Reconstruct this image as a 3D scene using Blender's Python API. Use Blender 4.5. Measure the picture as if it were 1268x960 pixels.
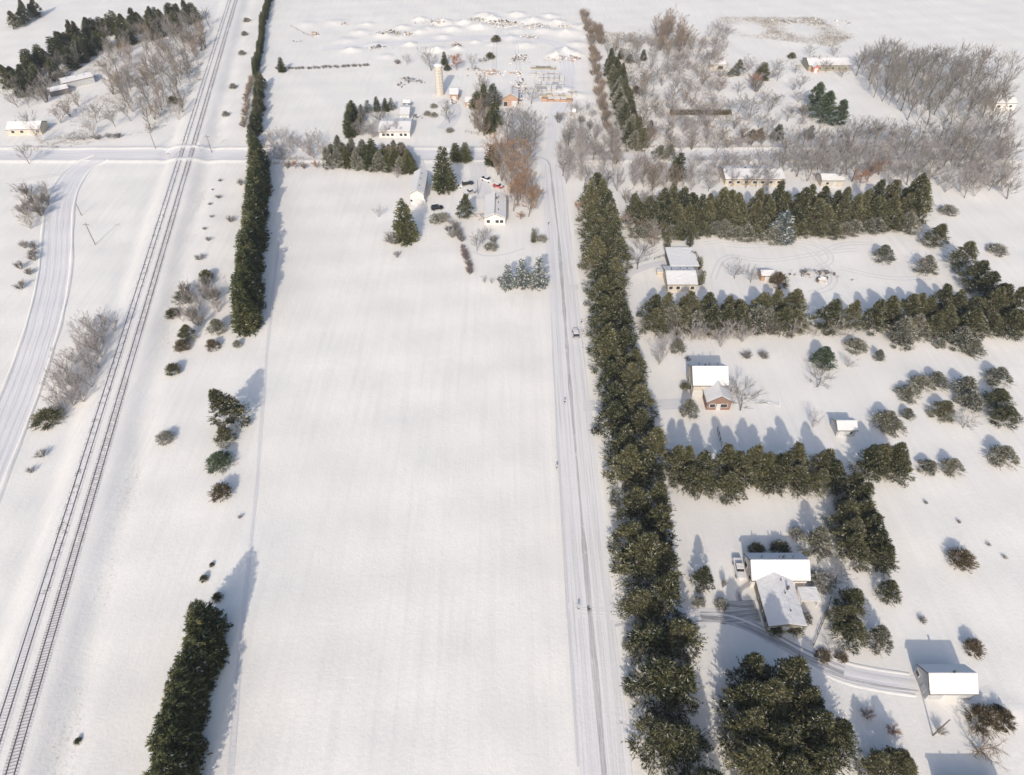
import bpy, math, random
import numpy as np
from mathutils import Vector, Matrix
R = math.radians
scene = bpy.context.scene
for o in list(bpy.data.objects): bpy.data.objects.remove(o)
col = scene.collection
# ---------------------------------------------------------------- camera, sky, sun, exposure
H = 140.0; F = 870.0; CX, CY = 634.0, 480.0; PITCH = R(43.6)
cam = bpy.data.objects.new('camera', bpy.data.cameras.new('camera')); col.objects.link(cam)
cam.location = (0, 0, H); cam.rotation_euler = (math.pi/2 - PITCH, 0, 0)
cam.data.sensor_width = 36; cam.data.lens = 36*F/1268; cam.data.clip_start = 1; cam.data.clip_end = 12000
scene.camera = cam
SUN_EL, SUN_AZ = 30.0, 9.0          # shadows run along +Y, turned a little to +X
w = bpy.data.worlds.new('World'); scene.world = w; w.use_nodes = True
nt = w.node_tree; bg = nt.nodes['Background']
sky = nt.nodes.new('ShaderNodeTexSky'); sky.sky_type = 'NISHITA'; sky.sun_disc = False
sky.sun_elevation = R(SUN_EL); sky.sun_rotation = R(180+SUN_AZ); sky.altitude = 250
sky.air_density = 1.0; sky.dust_density = 2.6; sky.ozone_density = 1.0
nt.links.new(sky.outputs[0], bg.inputs[0]); bg.inputs[1].default_value = 0.15
sd = bpy.data.lights.new('sun', 'SUN'); sun = bpy.data.objects.new('sun', sd); col.objects.link(sun)
sd.energy = 2.75; sd.angle = R(0.6); sd.color = (1.0, 0.915, 0.80)
ray = Vector((math.sin(R(SUN_AZ))*math.cos(R(SUN_EL)), math.cos(R(SUN_AZ))*math.cos(R(SUN_EL)), -math.sin(R(SUN_EL))))
sun.rotation_euler = ray.to_track_quat('-Z', 'Y').to_euler(); sun.location = (0, -50, 200)
vs = scene.view_settings; vs.view_transform = 'Standard'; vs.look = 'None'; vs.gamma = 1; vs.use_curve_mapping = False
vs.exposure = 0.35
scene.render.engine = 'CYCLES'
scene.cycles.transparent_max_bounces = 8; scene.cycles.max_bounces = 6
scene.cycles.volume_bounces = 0
# ---------------------------------------------------------------- geometry of the place
S_, C_ = math.sin(PITCH), math.cos(PITCH)
def at(px, py, z=0.0):
    """ground-plan point seen at a pixel of the photograph, at height z"""
    u = (px-CX)/F; v = (py-CY)/F
    dy = C_ - v*S_; dz = -S_ - v*C_
    t = (z-H)/dz
    return (u*t, dy*t)
def ppm(py): return (S_ + (py-CY)/F*C_)*F/H
RA = math.atan((394-634)/(F/C_)); RX, RY = at(97, 640)
sa, ca = math.sin(RA), math.cos(RA)
def rail_uv(x, y): return (x-RX)*ca - (y-RY)*sa, (x-RX)*sa + (y-RY)*ca
def rail_xy(u, v): return RX + u*ca + v*sa, RY - u*sa + v*ca
MOUNDS = [(540,62,7,2.2),(508,55,6,1.8),(566,60,5,1.6),(592,33,9,2.2),(575,28,7,2.0),(632,47,6,1.0),(436,62,7,1.8),
          (700,64,8,3.0),(688,69,7,2.4),(712,68,6,2.0),(445,40,8,1.2),(415,28,10,1.2),(380,30,9,.8),(520,40,6,1.6),(548,46,7,1.6),(610,55,5,1.1),(650,56,9,1.2),(715,55,8,1.3),(720,34,9,1.6),(478,70,7,1.0),(660,26,11,2.4),(690,28,8,2.0),(700,40,12,2.0),(730,45,6,1.4),(548,28,9,2.6),
          (520,24,7,1.8),(610,24,8,2.4),(700,112,7,1.6),(716,118,6,1.2),(476,44,8,1.6),(495,46,6,1.2),(588,52,5,1.2),(455,30,6,1.2),
          (560,36,8,1.8),(530,36,9,1.4),(640,38,8,1.2),(672,38,9,1.6),(500,34,7,1.5),(1250,880,4,.6),(1225,862,2.5,.5),
          (600,20,10,2.5),(640,18,9,2.2),(725,25,5,1.5),(430,50,9,1.0),(465,56,8,1.2),(680,20,8,1.5)]
MG = [(at(a,b)[0], at(a,b)[1], r, h) for a,b,r,h in MOUNDS]
def terr(x, y):
    x = np.asarray(x, float); y = np.asarray(y, float)
    h = 0.10*np.sin(x*.11+1.3)*np.cos(y*.083) + 0.07*np.sin(x*.23+y*.17) + 0.05*np.sin(y*.37-x*.05+2)
    u, v = rail_uv(x, y)
    sm = lambda a, b, t: (lambda k: k*k*(3-2*k))(np.clip((t-a)/(b-a), 0, 1))
    emb = 0.9*(1-sm(4.6, 8.5, np.abs(u)))
    ditch = -0.75*np.exp(-((u-10.5)/2.4)**2)*(0.75+.25*np.sin(v*.09)) - .35*np.exp(-((u+9.5)/2.0)**2)
    flat = np.clip(1-np.abs(u)/12, 0, 1)
    h = h*(1-flat) + emb + ditch
    # berms ploughed up beside the roads
    fx = (1/(1+np.exp(-(290-y)/2)))
    h = h*(1-np.exp(-((x-17.3)/6)**4)) + fx*(0.32*np.exp(-((x-11.6)/1.1)**2) + 0.32*np.exp(-((x-23.2)/1.0)**2))
    yr = 296.5
    onroad = np.exp(-((y-yr)/6.5)**4)
    h = h*(1-onroad*.0) ; side = 1-np.exp(-((x-17.5)/9)**4)
    h = h + side*(0.45*np.exp(-((y-yr-6.4)/1.3)**2) + .45*np.exp(-((y-yr+6.0)/1.3)**2))
    for mx, my, r, hh in MG:
        d = np.sqrt((x-mx)**2 + ((y-my)*1.15)**2)/r
        h = h + hh*np.clip(1-d, 0, 1)**1.3*(1+.30*np.sin(x*1.1+my)*np.cos(y*.9)+.15*np.sin(x*2.3+y*1.7))
    return h
def hz(x, y): return float(terr(np.array([x]), np.array([y]))[0])
# ---------------------------------------------------------------- object helpers
def tag(o, label=None, cat=None, group=None, kind=None):
    if label: o['label'] = label
    if cat: o['category'] = cat
    if group: o['group'] = group
    if kind: o['kind'] = kind
    return o
def link(name, me, parent=None, loc=None):
    o = bpy.data.objects.new(name, me); col.objects.link(o)
    if parent: o.parent = parent
    if loc is not None: o.location = loc
    return o
def empty(name, loc, rz=0, label=None, cat=None, group=None):
    o = bpy.data.objects.new(name, None); col.objects.link(o); o.location = loc; o.rotation_euler = (0, 0, rz)
    o.empty_display_size = 0.5
    return tag(o, label, cat, group)
def mesh_np(name, V, Fc, mat, colors=None, smooth=False):
    """V (n,3), Fc list of face index arrays (tri or quad), colors per vertex"""
    me = bpy.data.meshes.new(name)
    Fs = [np.asarray(f, np.int32) for f in Fc if len(f)]
    me.vertices.add(len(V)); me.vertices.foreach_set('co', np.asarray(V, np.float32).ravel())
    idx = np.concatenate([f.ravel() for f in Fs]); tot = np.concatenate([np.full(len(f), f.shape[1], np.int32) for f in Fs])
    st = np.concatenate([[0], np.cumsum(tot)[:-1]]).astype(np.int32)
    me.loops.add(len(idx)); me.loops.foreach_set('vertex_index', idx)
    me.polygons.add(len(tot)); me.polygons.foreach_set('loop_start', st); me.polygons.foreach_set('loop_total', tot)
    if smooth: me.polygons.foreach_set('use_smooth', np.ones(len(tot), bool))
    if colors is not None:
        a = me.color_attributes.new('tint', 'FLOAT_COLOR', 'POINT')
        c = np.ones((len(V), 4), np.float32); c[:, :colors.shape[1]] = colors
        a.data.foreach_set('color', c.ravel())
    me.update(calc_edges=True); me.validate()
    if mat: me.materials.append(mat)
    return me
class MB:
    def __init__(s): s.v = []; s.f = []
    def add(s, vs, fs):
        n = len(s.v); s.v += [tuple(p) for p in vs]; s.f += [tuple(i+n for i in f) for f in fs]; return s
    def box(s, x0, x1, y0, y1, z0, z1):
        return s.add([(x0,y0,z0),(x1,y0,z0),(x1,y1,z0),(x0,y1,z0),(x0,y0,z1),(x1,y0,z1),(x1,y1,z1),(x0,y1,z1)],
                     [(0,3,2,1),(4,5,6,7),(0,1,5,4),(1,2,6,5),(2,3,7,6),(3,0,4,7)])
    def tube(s, p0, p1, r0, r1=None, n=8, cap=True):
        r1 = r0 if r1 is None else r1
        p0, p1 = Vector(p0), Vector(p1); d = (p1-p0).normalized()
        a = d.orthogonal().normalized(); b = d.cross(a)
        vs = []
        for p, r in ((p0, r0), (p1, r1)):
            for k in range(n):
                t = 2*math.pi*k/n; vs.append(p + a*math.cos(t)*r + b*math.sin(t)*r)
        fs = [(k, (k+1) % n, n+(k+1) % n, n+k) for k in range(n)]
        if cap: fs += [tuple(range(n-1, -1, -1)), tuple(range(n, 2*n))]
        return s.add(vs, fs)
    def prism(s, poly, axis, a, b):
        """extrude 2-D polygon; axis 'x': poly in (y,z); 'y': poly in (x,z); 'z': poly in (x,y)"""
        n = len(poly)
        mk = {'x': lambda p, t: (t, p[0], p[1]), 'y': lambda p, t: (p[0], t, p[1]), 'z': lambda p, t: (p[0], p[1], t)}[axis]
        vs = [mk(p, a) for p in poly] + [mk(p, b) for p in poly]
        return s.add(vs, [(k, (k+1) % n, n+(k+1) % n, n+k) for k in range(n)] + [tuple(range(n-1, -1, -1)), tuple(range(n, 2*n))])
    def build(s, name, mat, parent=None, loc=None, smooth=False, bevel=0):
        me = bpy.data.meshes.new(name); me.from_pydata(s.v, [], s.f); me.materials.append(mat)
        import bmesh
        bm = bmesh.new(); bm.from_mesh(me); bmesh.ops.recalc_face_normals(bm, faces=bm.faces)
        if bevel: bmesh.ops.bevel(bm, geom=bm.edges[:], offset=bevel, segments=2, affect='EDGES', clamp_overlap=True)
        bm.to_mesh(me); bm.free()
        if smooth: me.polygons.foreach_set('use_smooth', [True]*len(me.polygons))
        return link(name, me, parent, loc)
# ---------------------------------------------------------------- materials
def mat(name, c, rough=.8, metal=0, noise=None, spec=.3):
    m = bpy.data.materials.new(name); m.use_nodes = True; n = m.node_tree; b = n.nodes['Principled BSDF']
    b.inputs['Base Color'].default_value = (*c, 1); b.inputs['Roughness'].default_value = rough
    b.inputs['Metallic'].default_value = metal; b.inputs['Specular IOR Level'].default_value = spec
    if noise:
        sc, amt = noise
        tc = n.nodes.new('ShaderNodeTexCoord'); t = n.nodes.new('ShaderNodeTexNoise'); t.inputs['Scale'].default_value = sc
        t.inputs['Detail'].default_value = 5
        mr = n.nodes.new('ShaderNodeMapRange'); mr.inputs[1].default_value = .3; mr.inputs[2].default_value = .7
        mr.inputs[3].default_value = 1-amt; mr.inputs[4].default_value = 1+amt
        mx = n.nodes.new('ShaderNodeMix'); mx.data_type = 'RGBA'; mx.blend_type = 'MULTIPLY'; mx.inputs[0].default_value = 1
        mx.inputs[6].default_value = (*c, 1)
        n.links.new(tc.outputs['Object'], t.inputs[0]); n.links.new(t.outputs[0], mr.inputs[0])
        n.links.new(mr.outputs[0], mx.inputs[7]); n.links.new(mx.outputs[2], b.inputs['Base Color'])
    return m
def N(n, t, **k):
    x = n.nodes.new(t)
    for a, v in k.items(): setattr(x, a, v)
    return x
SNOW = (.815, .775, .715)
def snow_mat(name, a=SNOW, b=None, coord='Object', scales=((.035, 1, 1),), streak=None, bump=.25, bscale=1.2, dark=None, bumpd=.25):
    """snow: soft tone variation, optional streaks along UV v, fine bump"""
    m = bpy.data.materials.new(name); m.use_nodes = True; n = m.node_tree; p = n.nodes['Principled BSDF']
    p.inputs['Roughness'].default_value = .75; p.inputs['Specular IOR Level'].default_value = .25
    tc = N(n, 'ShaderNodeTexCoord'); L = n.links
    b = b or tuple(x*.93 for x in a)
    def noise(src, vec, sc, det=4, rough=.55):
        mp = N(n, 'ShaderNodeMapping'); mp.inputs['Scale'].default_value = vec
        t = N(n, 'ShaderNodeTexNoise'); t.inputs['Scale'].default_value = sc; t.inputs['Detail'].default_value = det; t.inputs['Roughness'].default_value = rough
        L.new(tc.outputs[src], mp.inputs[0]); L.new(mp.outputs[0], t.inputs[0]); return t.outputs[0]
    def ramp(v, lo, hi):
        r = N(n, 'ShaderNodeMapRange'); r.inputs[1].default_value = lo; r.inputs[2].default_value = hi; L.new(v, r.inputs[0]); return r.outputs[0]
    def mix(f, c0, c1):
        x = N(n, 'ShaderNodeMix', data_type='RGBA')
        if isinstance(f, float): x.inputs[0].default_value = f
        else: L.new(f, x.inputs[0])
        for i, c in ((6, c0), (7, c1)):
            if isinstance(c, tuple): x.inputs[i].default_value = (*c, 1)
            else: L.new(c, x.inputs[i])
        return x.outputs[2]
    c = mix(ramp(noise(coord, (1, 1, 1), .03, 5), .35, .65), a, b)
    h = noise(coord, (1, 1, 1), bscale, 6, .65)
    if streak:
        col_s, lo, hi, vec = streak
        s = noise('UV', vec, 1.0, 4, .6)
        c = mix(ramp(s, lo, hi), c, col_s)
        ad = N(n, 'ShaderNodeMath', operation='ADD'); L.new(h, ad.inputs[0]); L.new(s, ad.inputs[1]); h = ad.outputs[0]
    if dark:
        col_s, lo, hi, sc = dark
        c = mix(ramp(noise(coord, (1, 1, 1), sc, 6, .7), lo, hi), c, col_s)
    if name == 'snow_field':
        # wind-packed snow: faint lines running with the field and pale drifts
        s = noise('Object', (.55, .025, 1), 1.0, 5, .6); c = mix(ramp(s, .45, .75), c, tuple(x*.90 for x in a))
        s3 = noise('Object', (1, 1, 1), .35, 6, .7); c = mix(ramp(s3, .52, .72), c, tuple(x*.93 for x in a))
        ad = N(n, 'ShaderNodeMath', operation='MULTIPLY_ADD'); L.new(s, ad.inputs[0]); ad.inputs[1].default_value = 1.2; L.new(h, ad.inputs[2]); h = ad.outputs[0]
        s2 = noise('Object', (1, .6, 1), .22, 4); ad = N(n, 'ShaderNodeMath', operation='MULTIPLY_ADD'); L.new(s2, ad.inputs[0]); ad.inputs[1].default_value = 2.0; L.new(h, ad.inputs[2]); h = ad.outputs[0]
    bp = N(n, 'ShaderNodeBump'); bp.inputs['Strength'].default_value = bump; bp.inputs['Distance'].default_value = bumpd
    L.new(h, bp.inputs['Height']); L.new(bp.outputs[0], p.inputs['Normal']); L.new(c, p.inputs['Base Color'])
    return m
M = {}
M['field'] = snow_mat('snow_field', bump=.30, bscale=1.3)
M['snow'] = snow_mat('snow_cover', a=(.74,.71,.68), b=(.66,.64,.62), bump=.7, bscale=.8, dark=((.50,.49,.48), .66, .80, .5), bumpd=.4)
M['road'] = snow_mat('packed_snow_road', a=(.765,.74,.72), b=(.71,.685,.67), streak=((.52,.49,.48), .50, .76, (2.6,.03,1)), bump=.3)
M['wheel'] = snow_mat('wheel_track', a=(.62,.60,.585), b=(.46,.44,.43), streak=((.30,.285,.28), .45, .70, (6,.12,1)), dark=((.68,.66,.64), .54, .74, .4), bump=.3)
M['faint'] = snow_mat('faint_wheel_track', a=(.72,.695,.68), b=(.66,.64,.62), streak=((.57,.55,.54), .45, .7, (5,.05,1)), bump=.3)
M['asph'] = snow_mat('half_cleared_drive', a=(.40,.39,.39), b=(.24,.235,.235), streak=((.66,.64,.62), .46, .66, (2.2,.12,1)), bump=.2)
M['bed'] = snow_mat('track_bed_snow', a=(.72,.695,.68), b=(.64,.62,.60), streak=((.48,.46,.44), .52, .75, (3.5,.2,1)), dark=((.36,.33,.31), .62, .72, 1.2), bump=.3)
M['rail'] = mat('rusty_rail', (.26,.215,.195), .7, .1)
M['tie'] = snow_mat('sleeper_wood', a=(.33,.30,.285), b=(.43,.40,.38), dark=((.76,.74,.72), .50, .60, .8), bump=.1)
M['tie2'] = snow_mat('snowy_sleeper_wood', a=(.13,.11,.10), b=(.2,.17,.15), dark=((.76,.74,.72), .38, .50, .6), bump=.1)
M['bark'] = mat('grey_bark', (.17,.145,.125), .9, noise=(3,.35))
M['dbark'] = mat('conifer_bark', (.10,.075,.055), .9, noise=(3,.3))
M['wbark'] = mat('pale_bark', (.40,.36,.32), .9, noise=(3,.3))
def foliage(name, dark, light, snow=(.76,.74,.72), amt=.18, trans=.0):
    m = bpy.data.materials.new(name); m.use_nodes = True; n = m.node_tree; p = n.nodes['Principled BSDF']; L = n.links
    p.inputs['Roughness'].default_value = .75; p.inputs['Specular IOR Level'].default_value = .15
    at_ = N(n, 'ShaderNodeAttribute', attribute_name='tint'); sep = N(n, 'ShaderNodeSeparateColor'); L.new(at_.outputs['Color'], sep.inputs[0])
    x = N(n, 'ShaderNodeMix', data_type='RGBA'); x.inputs[6].default_value = (*dark, 1); x.inputs[7].default_value = (*light, 1)
    oi = N(n, 'ShaderNodeObjectInfo')
    ad = N(n, 'ShaderNodeMath', operation='MULTIPLY_ADD'); L.new(oi.outputs['Random'], ad.inputs[0]); ad.inputs[1].default_value = amt*2; L.new(sep.outputs[0], ad.inputs[2])
    sb = N(n, 'ShaderNodeMath', operation='SUBTRACT'); L.new(ad.outputs[0], sb.inputs[0]); sb.inputs[1].default_value = amt; sb.use_clamp = True
    L.new(sb.outputs[0], x.inputs[0])
    y = N(n, 'ShaderNodeMix', data_type='RGBA'); L.new(sep.outputs[1], y.inputs[0]); L.new(x.outputs[2], y.inputs[6]); y.inputs[7].default_value = (*snow, 1)
    L.new(y.outputs[2], p.inputs['Base Color'])
    return m
M['pine'] = foliage('pine_needles', (.010,.022,.009), (.25,.225,.115))
M['spruce'] = foliage('spruce_needles', (.014,.028,.012), (.22,.21,.095))
M['dusty'] = foliage('snow_dusted_needles', (.035,.045,.028), (.30,.27,.18))
M['blue'] = foliage('blue_spruce_needles', (.09,.12,.12), (.22,.25,.24))
M['wpine'] = foliage('soft_pine_needles', (.020,.042,.022), (.16,.20,.105))
M['brown'] = foliage('brown_leaves', (.24,.125,.06), (.50,.30,.17))
M['rust'] = foliage('rust_leaves', (.28,.12,.06), (.50,.25,.15))
M['juni'] = foliage('brown_juniper', (.075,.060,.030), (.20,.145,.085))
M['twig'] = foliage('bare_twigs', (.17,.152,.135), (.34,.31,.275), amt=.25)
M['ptwig'] = foliage('pale_twigs', (.27,.24,.23), (.48,.44,.42), amt=.25)
M['otwig'] = foliage('tan_twigs', (.21,.16,.12), (.38,.30,.23), amt=.3)
M['purple'] = foliage('dark_twigs', (.17,.13,.13), (.28,.23,.22))
# ---------------------------------------------------------------- ground, one sheet to the horizon
def terrain():
    xs = np.concatenate([[-9000,-3000,-1200,-700,-480], np.arange(-380, 380.1, 1.5), [480,700,1200,3000,9000]])
    ys = np.concatenate([[-9000,-2000,-500,-100,0,20], np.arange(30, 340, 1.0), np.arange(340, 620, 1.8), [680,800,1200,3000,9000]])
    X, Y = np.meshgrid(xs, ys); Z = terr(X, Y)
    V = np.stack([X.ravel(), Y.ravel(), Z.ravel()], 1)
    nx, ny = len(xs), len(ys)
    i = np.arange(nx-1)[None, :] + (np.arange(ny-1)*nx)[:, None]; i = i.ravel()
    me = mesh_np('snowy_ground', V, [np.stack([i, i+1, i+1+nx, i+nx], 1)], M['field'], smooth=True)
    tag(link('snowy_ground', me), kind='structure')
terrain()
def resample(pts, step):
    out = [pts[0]]
    for a, b in zip(pts[:-1], pts[1:]):
        d = math.dist(a, b); n = max(1, int(d/step))
        out += [(a[0]+(b[0]-a[0])*k/n, a[1]+(b[1]-a[1])*k/n) for k in range(1, n+1)]
    return out
def smooth_pts(pts, it=2):
    for _ in range(it):
        q = [pts[0]]
        for a, b in zip(pts[:-1], pts[1:]):
            q += [(a[0]*.75+b[0]*.25, a[1]*.75+b[1]*.25), (a[0]*.25+b[0]*.75, a[1]*.25+b[1]*.75)]
        pts = q + [pts[-1]]
    return pts
def ribbon(name, pts, width, m, off=.03, across=None, step=1.5, wob=0, crown=0):
    pts = resample(pts, step); P = np.array(pts)
    T = np.gradient(P, axis=0); T /= np.linalg.norm(T, axis=1)[:, None]+1e-9
    Nn = np.stack([T[:, 1], -T[:, 0]], 1)
    k = across or max(2, int(width/1.5)+1)
    s = np.linspace(-1, 1, k); rng = np.random.RandomState(len(pts))
    Lg = np.concatenate([[0], np.cumsum(np.linalg.norm(np.diff(P, axis=0), axis=1))])
    W = width/2*(1+wob*np.interp(np.arange(len(P)), np.arange(0, len(P)+6, 6), rng.uniform(-1, 1, len(np.arange(0, len(P)+6, 6)))))
    XY = P[:, None, :] + Nn[:, None, :]*s[None, :, None]*W[:, None, None]
    Z = terr(XY[..., 0], XY[..., 1]) + off + crown*(1-s[None, :]**2)
    V = np.concatenate([XY, Z[..., None]], 2).reshape(-1, 3)
    n = len(P); i = (np.arange(k-1)[None, :] + (np.arange(n-1)*k)[:, None]).ravel()
    me = mesh_np(name, V, [np.stack([i, i+1, i+1+k, i+k], 1)], m, smooth=True)
    uvs = np.stack([np.broadcast_to(s[None, :]*width/2, (n, k)), np.broadcast_to(Lg[:, None], (n, k))], 2).reshape(-1, 2)
    vi = np.empty(len(me.loops), np.int32); me.loops.foreach_get('vertex_index', vi)
    uv = me.uv_layers.new(name='UVMap'); uv.data.foreach_set('uv', uvs[vi].ravel().astype(np.float32))
    return tag(link(name, me), kind='structure')
px = lambda L: [at(a, b) for a, b in L]
ribbon('main_road', [(17.3, 20), (17.3, 292)], 9.6, M['road'], .03)
ribbon('wheel_track', [(16.9, 20), (16.8, 150), (17.4, 230), (16.4, 288)], .9, M['wheel'], .05, wob=.5)
ribbon('wheel_track', [(18.6, 20), (18.5, 150), (18.7, 230), (18.9, 288)], .7, M['faint'], .05, wob=.5)
ribbon('wheel_track', [(14.6, 20), (14.6, 150), (15.0, 230), (14.4, 288)], .8, M['faint'], .05, wob=.5)
ribbon('wheel_track', [(20.6, 20), (20.7, 150), (20.6, 230), (21.2, 288)], .8, M['faint'], .05, wob=.5)
ribbon('cross_road', [(-380, 296.5), (380, 296.5)], 9.5, M['road'], .04)
for yy in (294.0, 296.0, 298.2): ribbon('wheel_track', [(-380, yy), (380, yy)], .7, M['faint'], .07, wob=.5)
ribbon('wheel_track', smooth_pts([(16.4, 286), (15.5, 292), (10, 295.2), (-10, 296)]), .8, M['wheel'], .09)
ribbon('north_road', smooth_pts(px([(686,188),(690,165),(688,140),(700,120),(705,95),(700,70),(690,50),(600,45),(520,52),(400,60)])), 8, M['road'], .05)
cr = smooth_pts(px([(125,196),(100,207),(84,226),(74,252),(71,290),(69,335),(57,395),(37,455),(12,520),(-30,620),(-80,760)]))
ribbon('gravel_road', cr, 9.5, M['road'], .04)
def offs(pts, d):
    P = np.array(resample(pts, 4)); T = np.gradient(P, axis=0); T /= np.linalg.norm(T, axis=1)[:, None]
    return [(p[0]+t[1]*d, p[1]-t[0]*d) for p, t in zip(P, T)]
for d in (-5.2, 5.2): ribbon('snow_bank', offs(cr, d), 1.3, M['field'], .0, across=5, crown=.34, wob=.3)
for d in (-3.4, -1.6, .4, 2.9): ribbon('wheel_track', offs(cr, d), .5, M['faint'], .07, wob=.5)
# half-cleared drive and yard at the house by the lower trees
dr = smooth_pts(px([(760,768),(870,762),(905,764),(945,782),(990,808),(1040,832),(1085,842),(1135,848)]))
ribbon('driveway', dr, 3.8, M['road'], .04, wob=.12)
ribbon('driveway', smooth_pts(px([(868,763),(905,765),(945,783),(990,809),(1045,833)])), 2.1, M['asph'], .055, wob=.4)
ribbon('wheel_track', offs(dr, 1.3), .45, M['wheel'], .07, wob=.5); ribbon('wheel_track', offs(dr, -.5), .5, M['faint'], .07, wob=.5)
for d in (-2.2, 2.2): ribbon('snow_bank', offs(smooth_pts(px([(1010,815),(1040,832),(1085,842),(1130,848)])), d), .9, M['field'], .0, across=5, crown=.12, wob=.5)
ribbon('parking_yard', px([(888,759),(938,757)]), 5.2, M['asph'], .06, wob=.1)
ribbon('driveway', px([(700,757),(800,760)]), 3.5, M['road'], .05)
ribbon('driveway', smooth_pts(px([(722,503),(790,503),(846,500)])), 4.5, M['faint'], .04, wob=.1)
ribbon('driveway', smooth_pts(px([(700,356),(740,356),(800,330),(825,325)])), 3, M['faint'], .04)
ribbon('driveway', smooth_pts(px([(590,196),(592,212),(596,232),(600,246)])), 7, M['faint'], .05)
ribbon('driveway', smooth_pts(px([(515,196),(518,208),(522,215)])), 6, M['faint'], .05)
ribbon('driveway', smooth_pts(px([(548,160),(560,150),(565,130),(545,125)])), 7, M['faint'], .05)
ribbon('driveway', smooth_pts(px([(632,190),(640,160),(645,140),(630,128)])), 6, M['faint'], .05)
ribbon('footpath', smooth_pts(px([(930,752),(918,748),(913,738),(918,728),(930,722)])), 1.2, M['asph'], .06)
ribbon('footpath', px([(948,795),(1004,792)]), .9, M['faint'], .05)
ribbon('footpath', px([(1026,745),(1018,770),(1006,800)]), .5, M['wheel'], .06)
ribbon('track_line', smooth_pts(px([(585,312),(600,318),(625,316),(650,308)])), .8, M['faint'], .05)
def loop(L, wd=.5, m='faint'):
    p = smooth_pts(px(L), 3); ribbon('vehicle_track', p, wd, M[m], .05); ribbon('vehicle_track', offs(p, 1.8), wd, M[m], .06)
loop([(870,300),(900,296),(950,300),(1000,305),(1020,325),(1040,345),(1030,360),(1005,365)])
loop([(880,345),(888,322),(905,314),(930,320),(960,322),(1010,312),(1060,308)])
loop([(1010,330),(1030,322),(1015,306),(990,300),(940,308),(900,305)])
loop([(1040,330),(1100,345),(1150,342)])
loop([(572,215),(578,225),(590,228),(598,238)])
loop([(690,205),(690,190),(700,180),(720,188)], .7)
loop([(1250,178),(1100,180),(960,183)], .7)
loop([(893,40),(905,55),(930,75),(945,88)]); loop([(905,155),(915,170),(922,190)])
loop([(610,95),(612,40),(625,32),(640,45),(645,95),(650,120)], .6)
loop([(20,222),(60,218),(85,212)], .6)
loop([(1010,315),(1040,300),(1080,300)])
# railway
for sgn, off_u in ((-1, -2.15), (1, 2.15)):
    x0, y0 = rail_xy(off_u, -110); x1, y1 = rail_xy(off_u, 520)
    ribbon('track_bed', [(x0, y0), (x1, y1)], 2.9, M['bed'], .03, across=4)
    root = empty('railway_track', (*rail_xy(off_u, 0), 0.9), -RA,
                 'railway track %s of the two, snow drifted %s' % (('on the left', 'over most of its sleepers') if sgn < 0 else ('on the right', 'between its bare dark sleepers')),
                 'railway track', 'the two railway tracks side by side')
    for rx in (-.75, .75):
        v = []; mb = MB()
        mb.box(rx-.05, rx+.05, -110, 520, .05, .20); mb.box(rx-.11, rx+.11, -110, 520, .03, .08)
        mb.build('rail', M['rail'], root)
    sp = .62; allv = np.arange(-85, 515, sp); rng = random.Random(5+sgn)
    tm = M['tie'] if sgn > 0 else M['tie2']
    near = MB().box(-1.3, 1.3, -.13, .13, -.05, .055).build('sleeper', tm, root); near.location = (0, allv[0], 0)
    for v in allv[1:100]:
        c = near.copy(); col.objects.link(c); c.parent = root; c.location = (rng.uniform(-.04, .04), v, rng.uniform(-.015, .01)); c.rotation_euler = (0, 0, rng.uniform(-.02, .02))
    mb = MB()
    for v in allv[100:]: mb.box(-1.3+rng.uniform(-.05,.05), 1.3, v-.13, v+.13, -.05, .05)
    tag(mb.build('sleepers', tm, root), kind='stuff')
# level crossing panels
cv = [v for v in np.arange(0, 520, .5) if abs(rail_xy(0, v)[1]-296.5) < .3][0]
mb = MB()
for u0, u1 in ((-2.82,-1.48),(1.48,2.82)):
    mb.box(u0, u1, cv-5, cv+5, 0.9, 1.08)
xo = mb.build('level_crossing', mat('crossing_deck', (.45,.43,.42), .9, noise=(2,.3)))
xo.location = (RX, RY, 0); xo.rotation_euler = (0, 0, -RA); tag(xo, 'timber deck where the snowy road crosses the two railway tracks', 'level crossing')
# ---------------------------------------------------------------- trees
def blades(P, D, n, ln, wd, spread, rng):
    """n thin triangles from each point P around direction D"""
    k = len(P); P = np.repeat(P, n, 0); D = np.repeat(D, n, 0)
    D = D + rng.normal(0, spread, D.shape); D /= np.linalg.norm(D, axis=1)[:, None]+1e-9
    S = np.cross(D, rng.normal(0, 1, D.shape)); S /= np.linalg.norm(S, axis=1)[:, None]+1e-9
    l = (ln*rng.uniform(.6, 1.25, len(P)))[:, None]; w_ = (wd*rng.uniform(.7, 1.3, len(P)))[:, None]
    return np.stack([P-S*w_, P+S*w_, P+D*l], 1).reshape(-1, 3)
def tri_mesh(name, V, tint, snow, m):
    n = len(V)//3
    c = np.stack([np.repeat(tint, 3), np.repeat(snow, 3), np.zeros(n*3)], 1)
    return mesh_np(name, V, [np.arange(n*3).reshape(-1, 3)], m, c)
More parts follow.
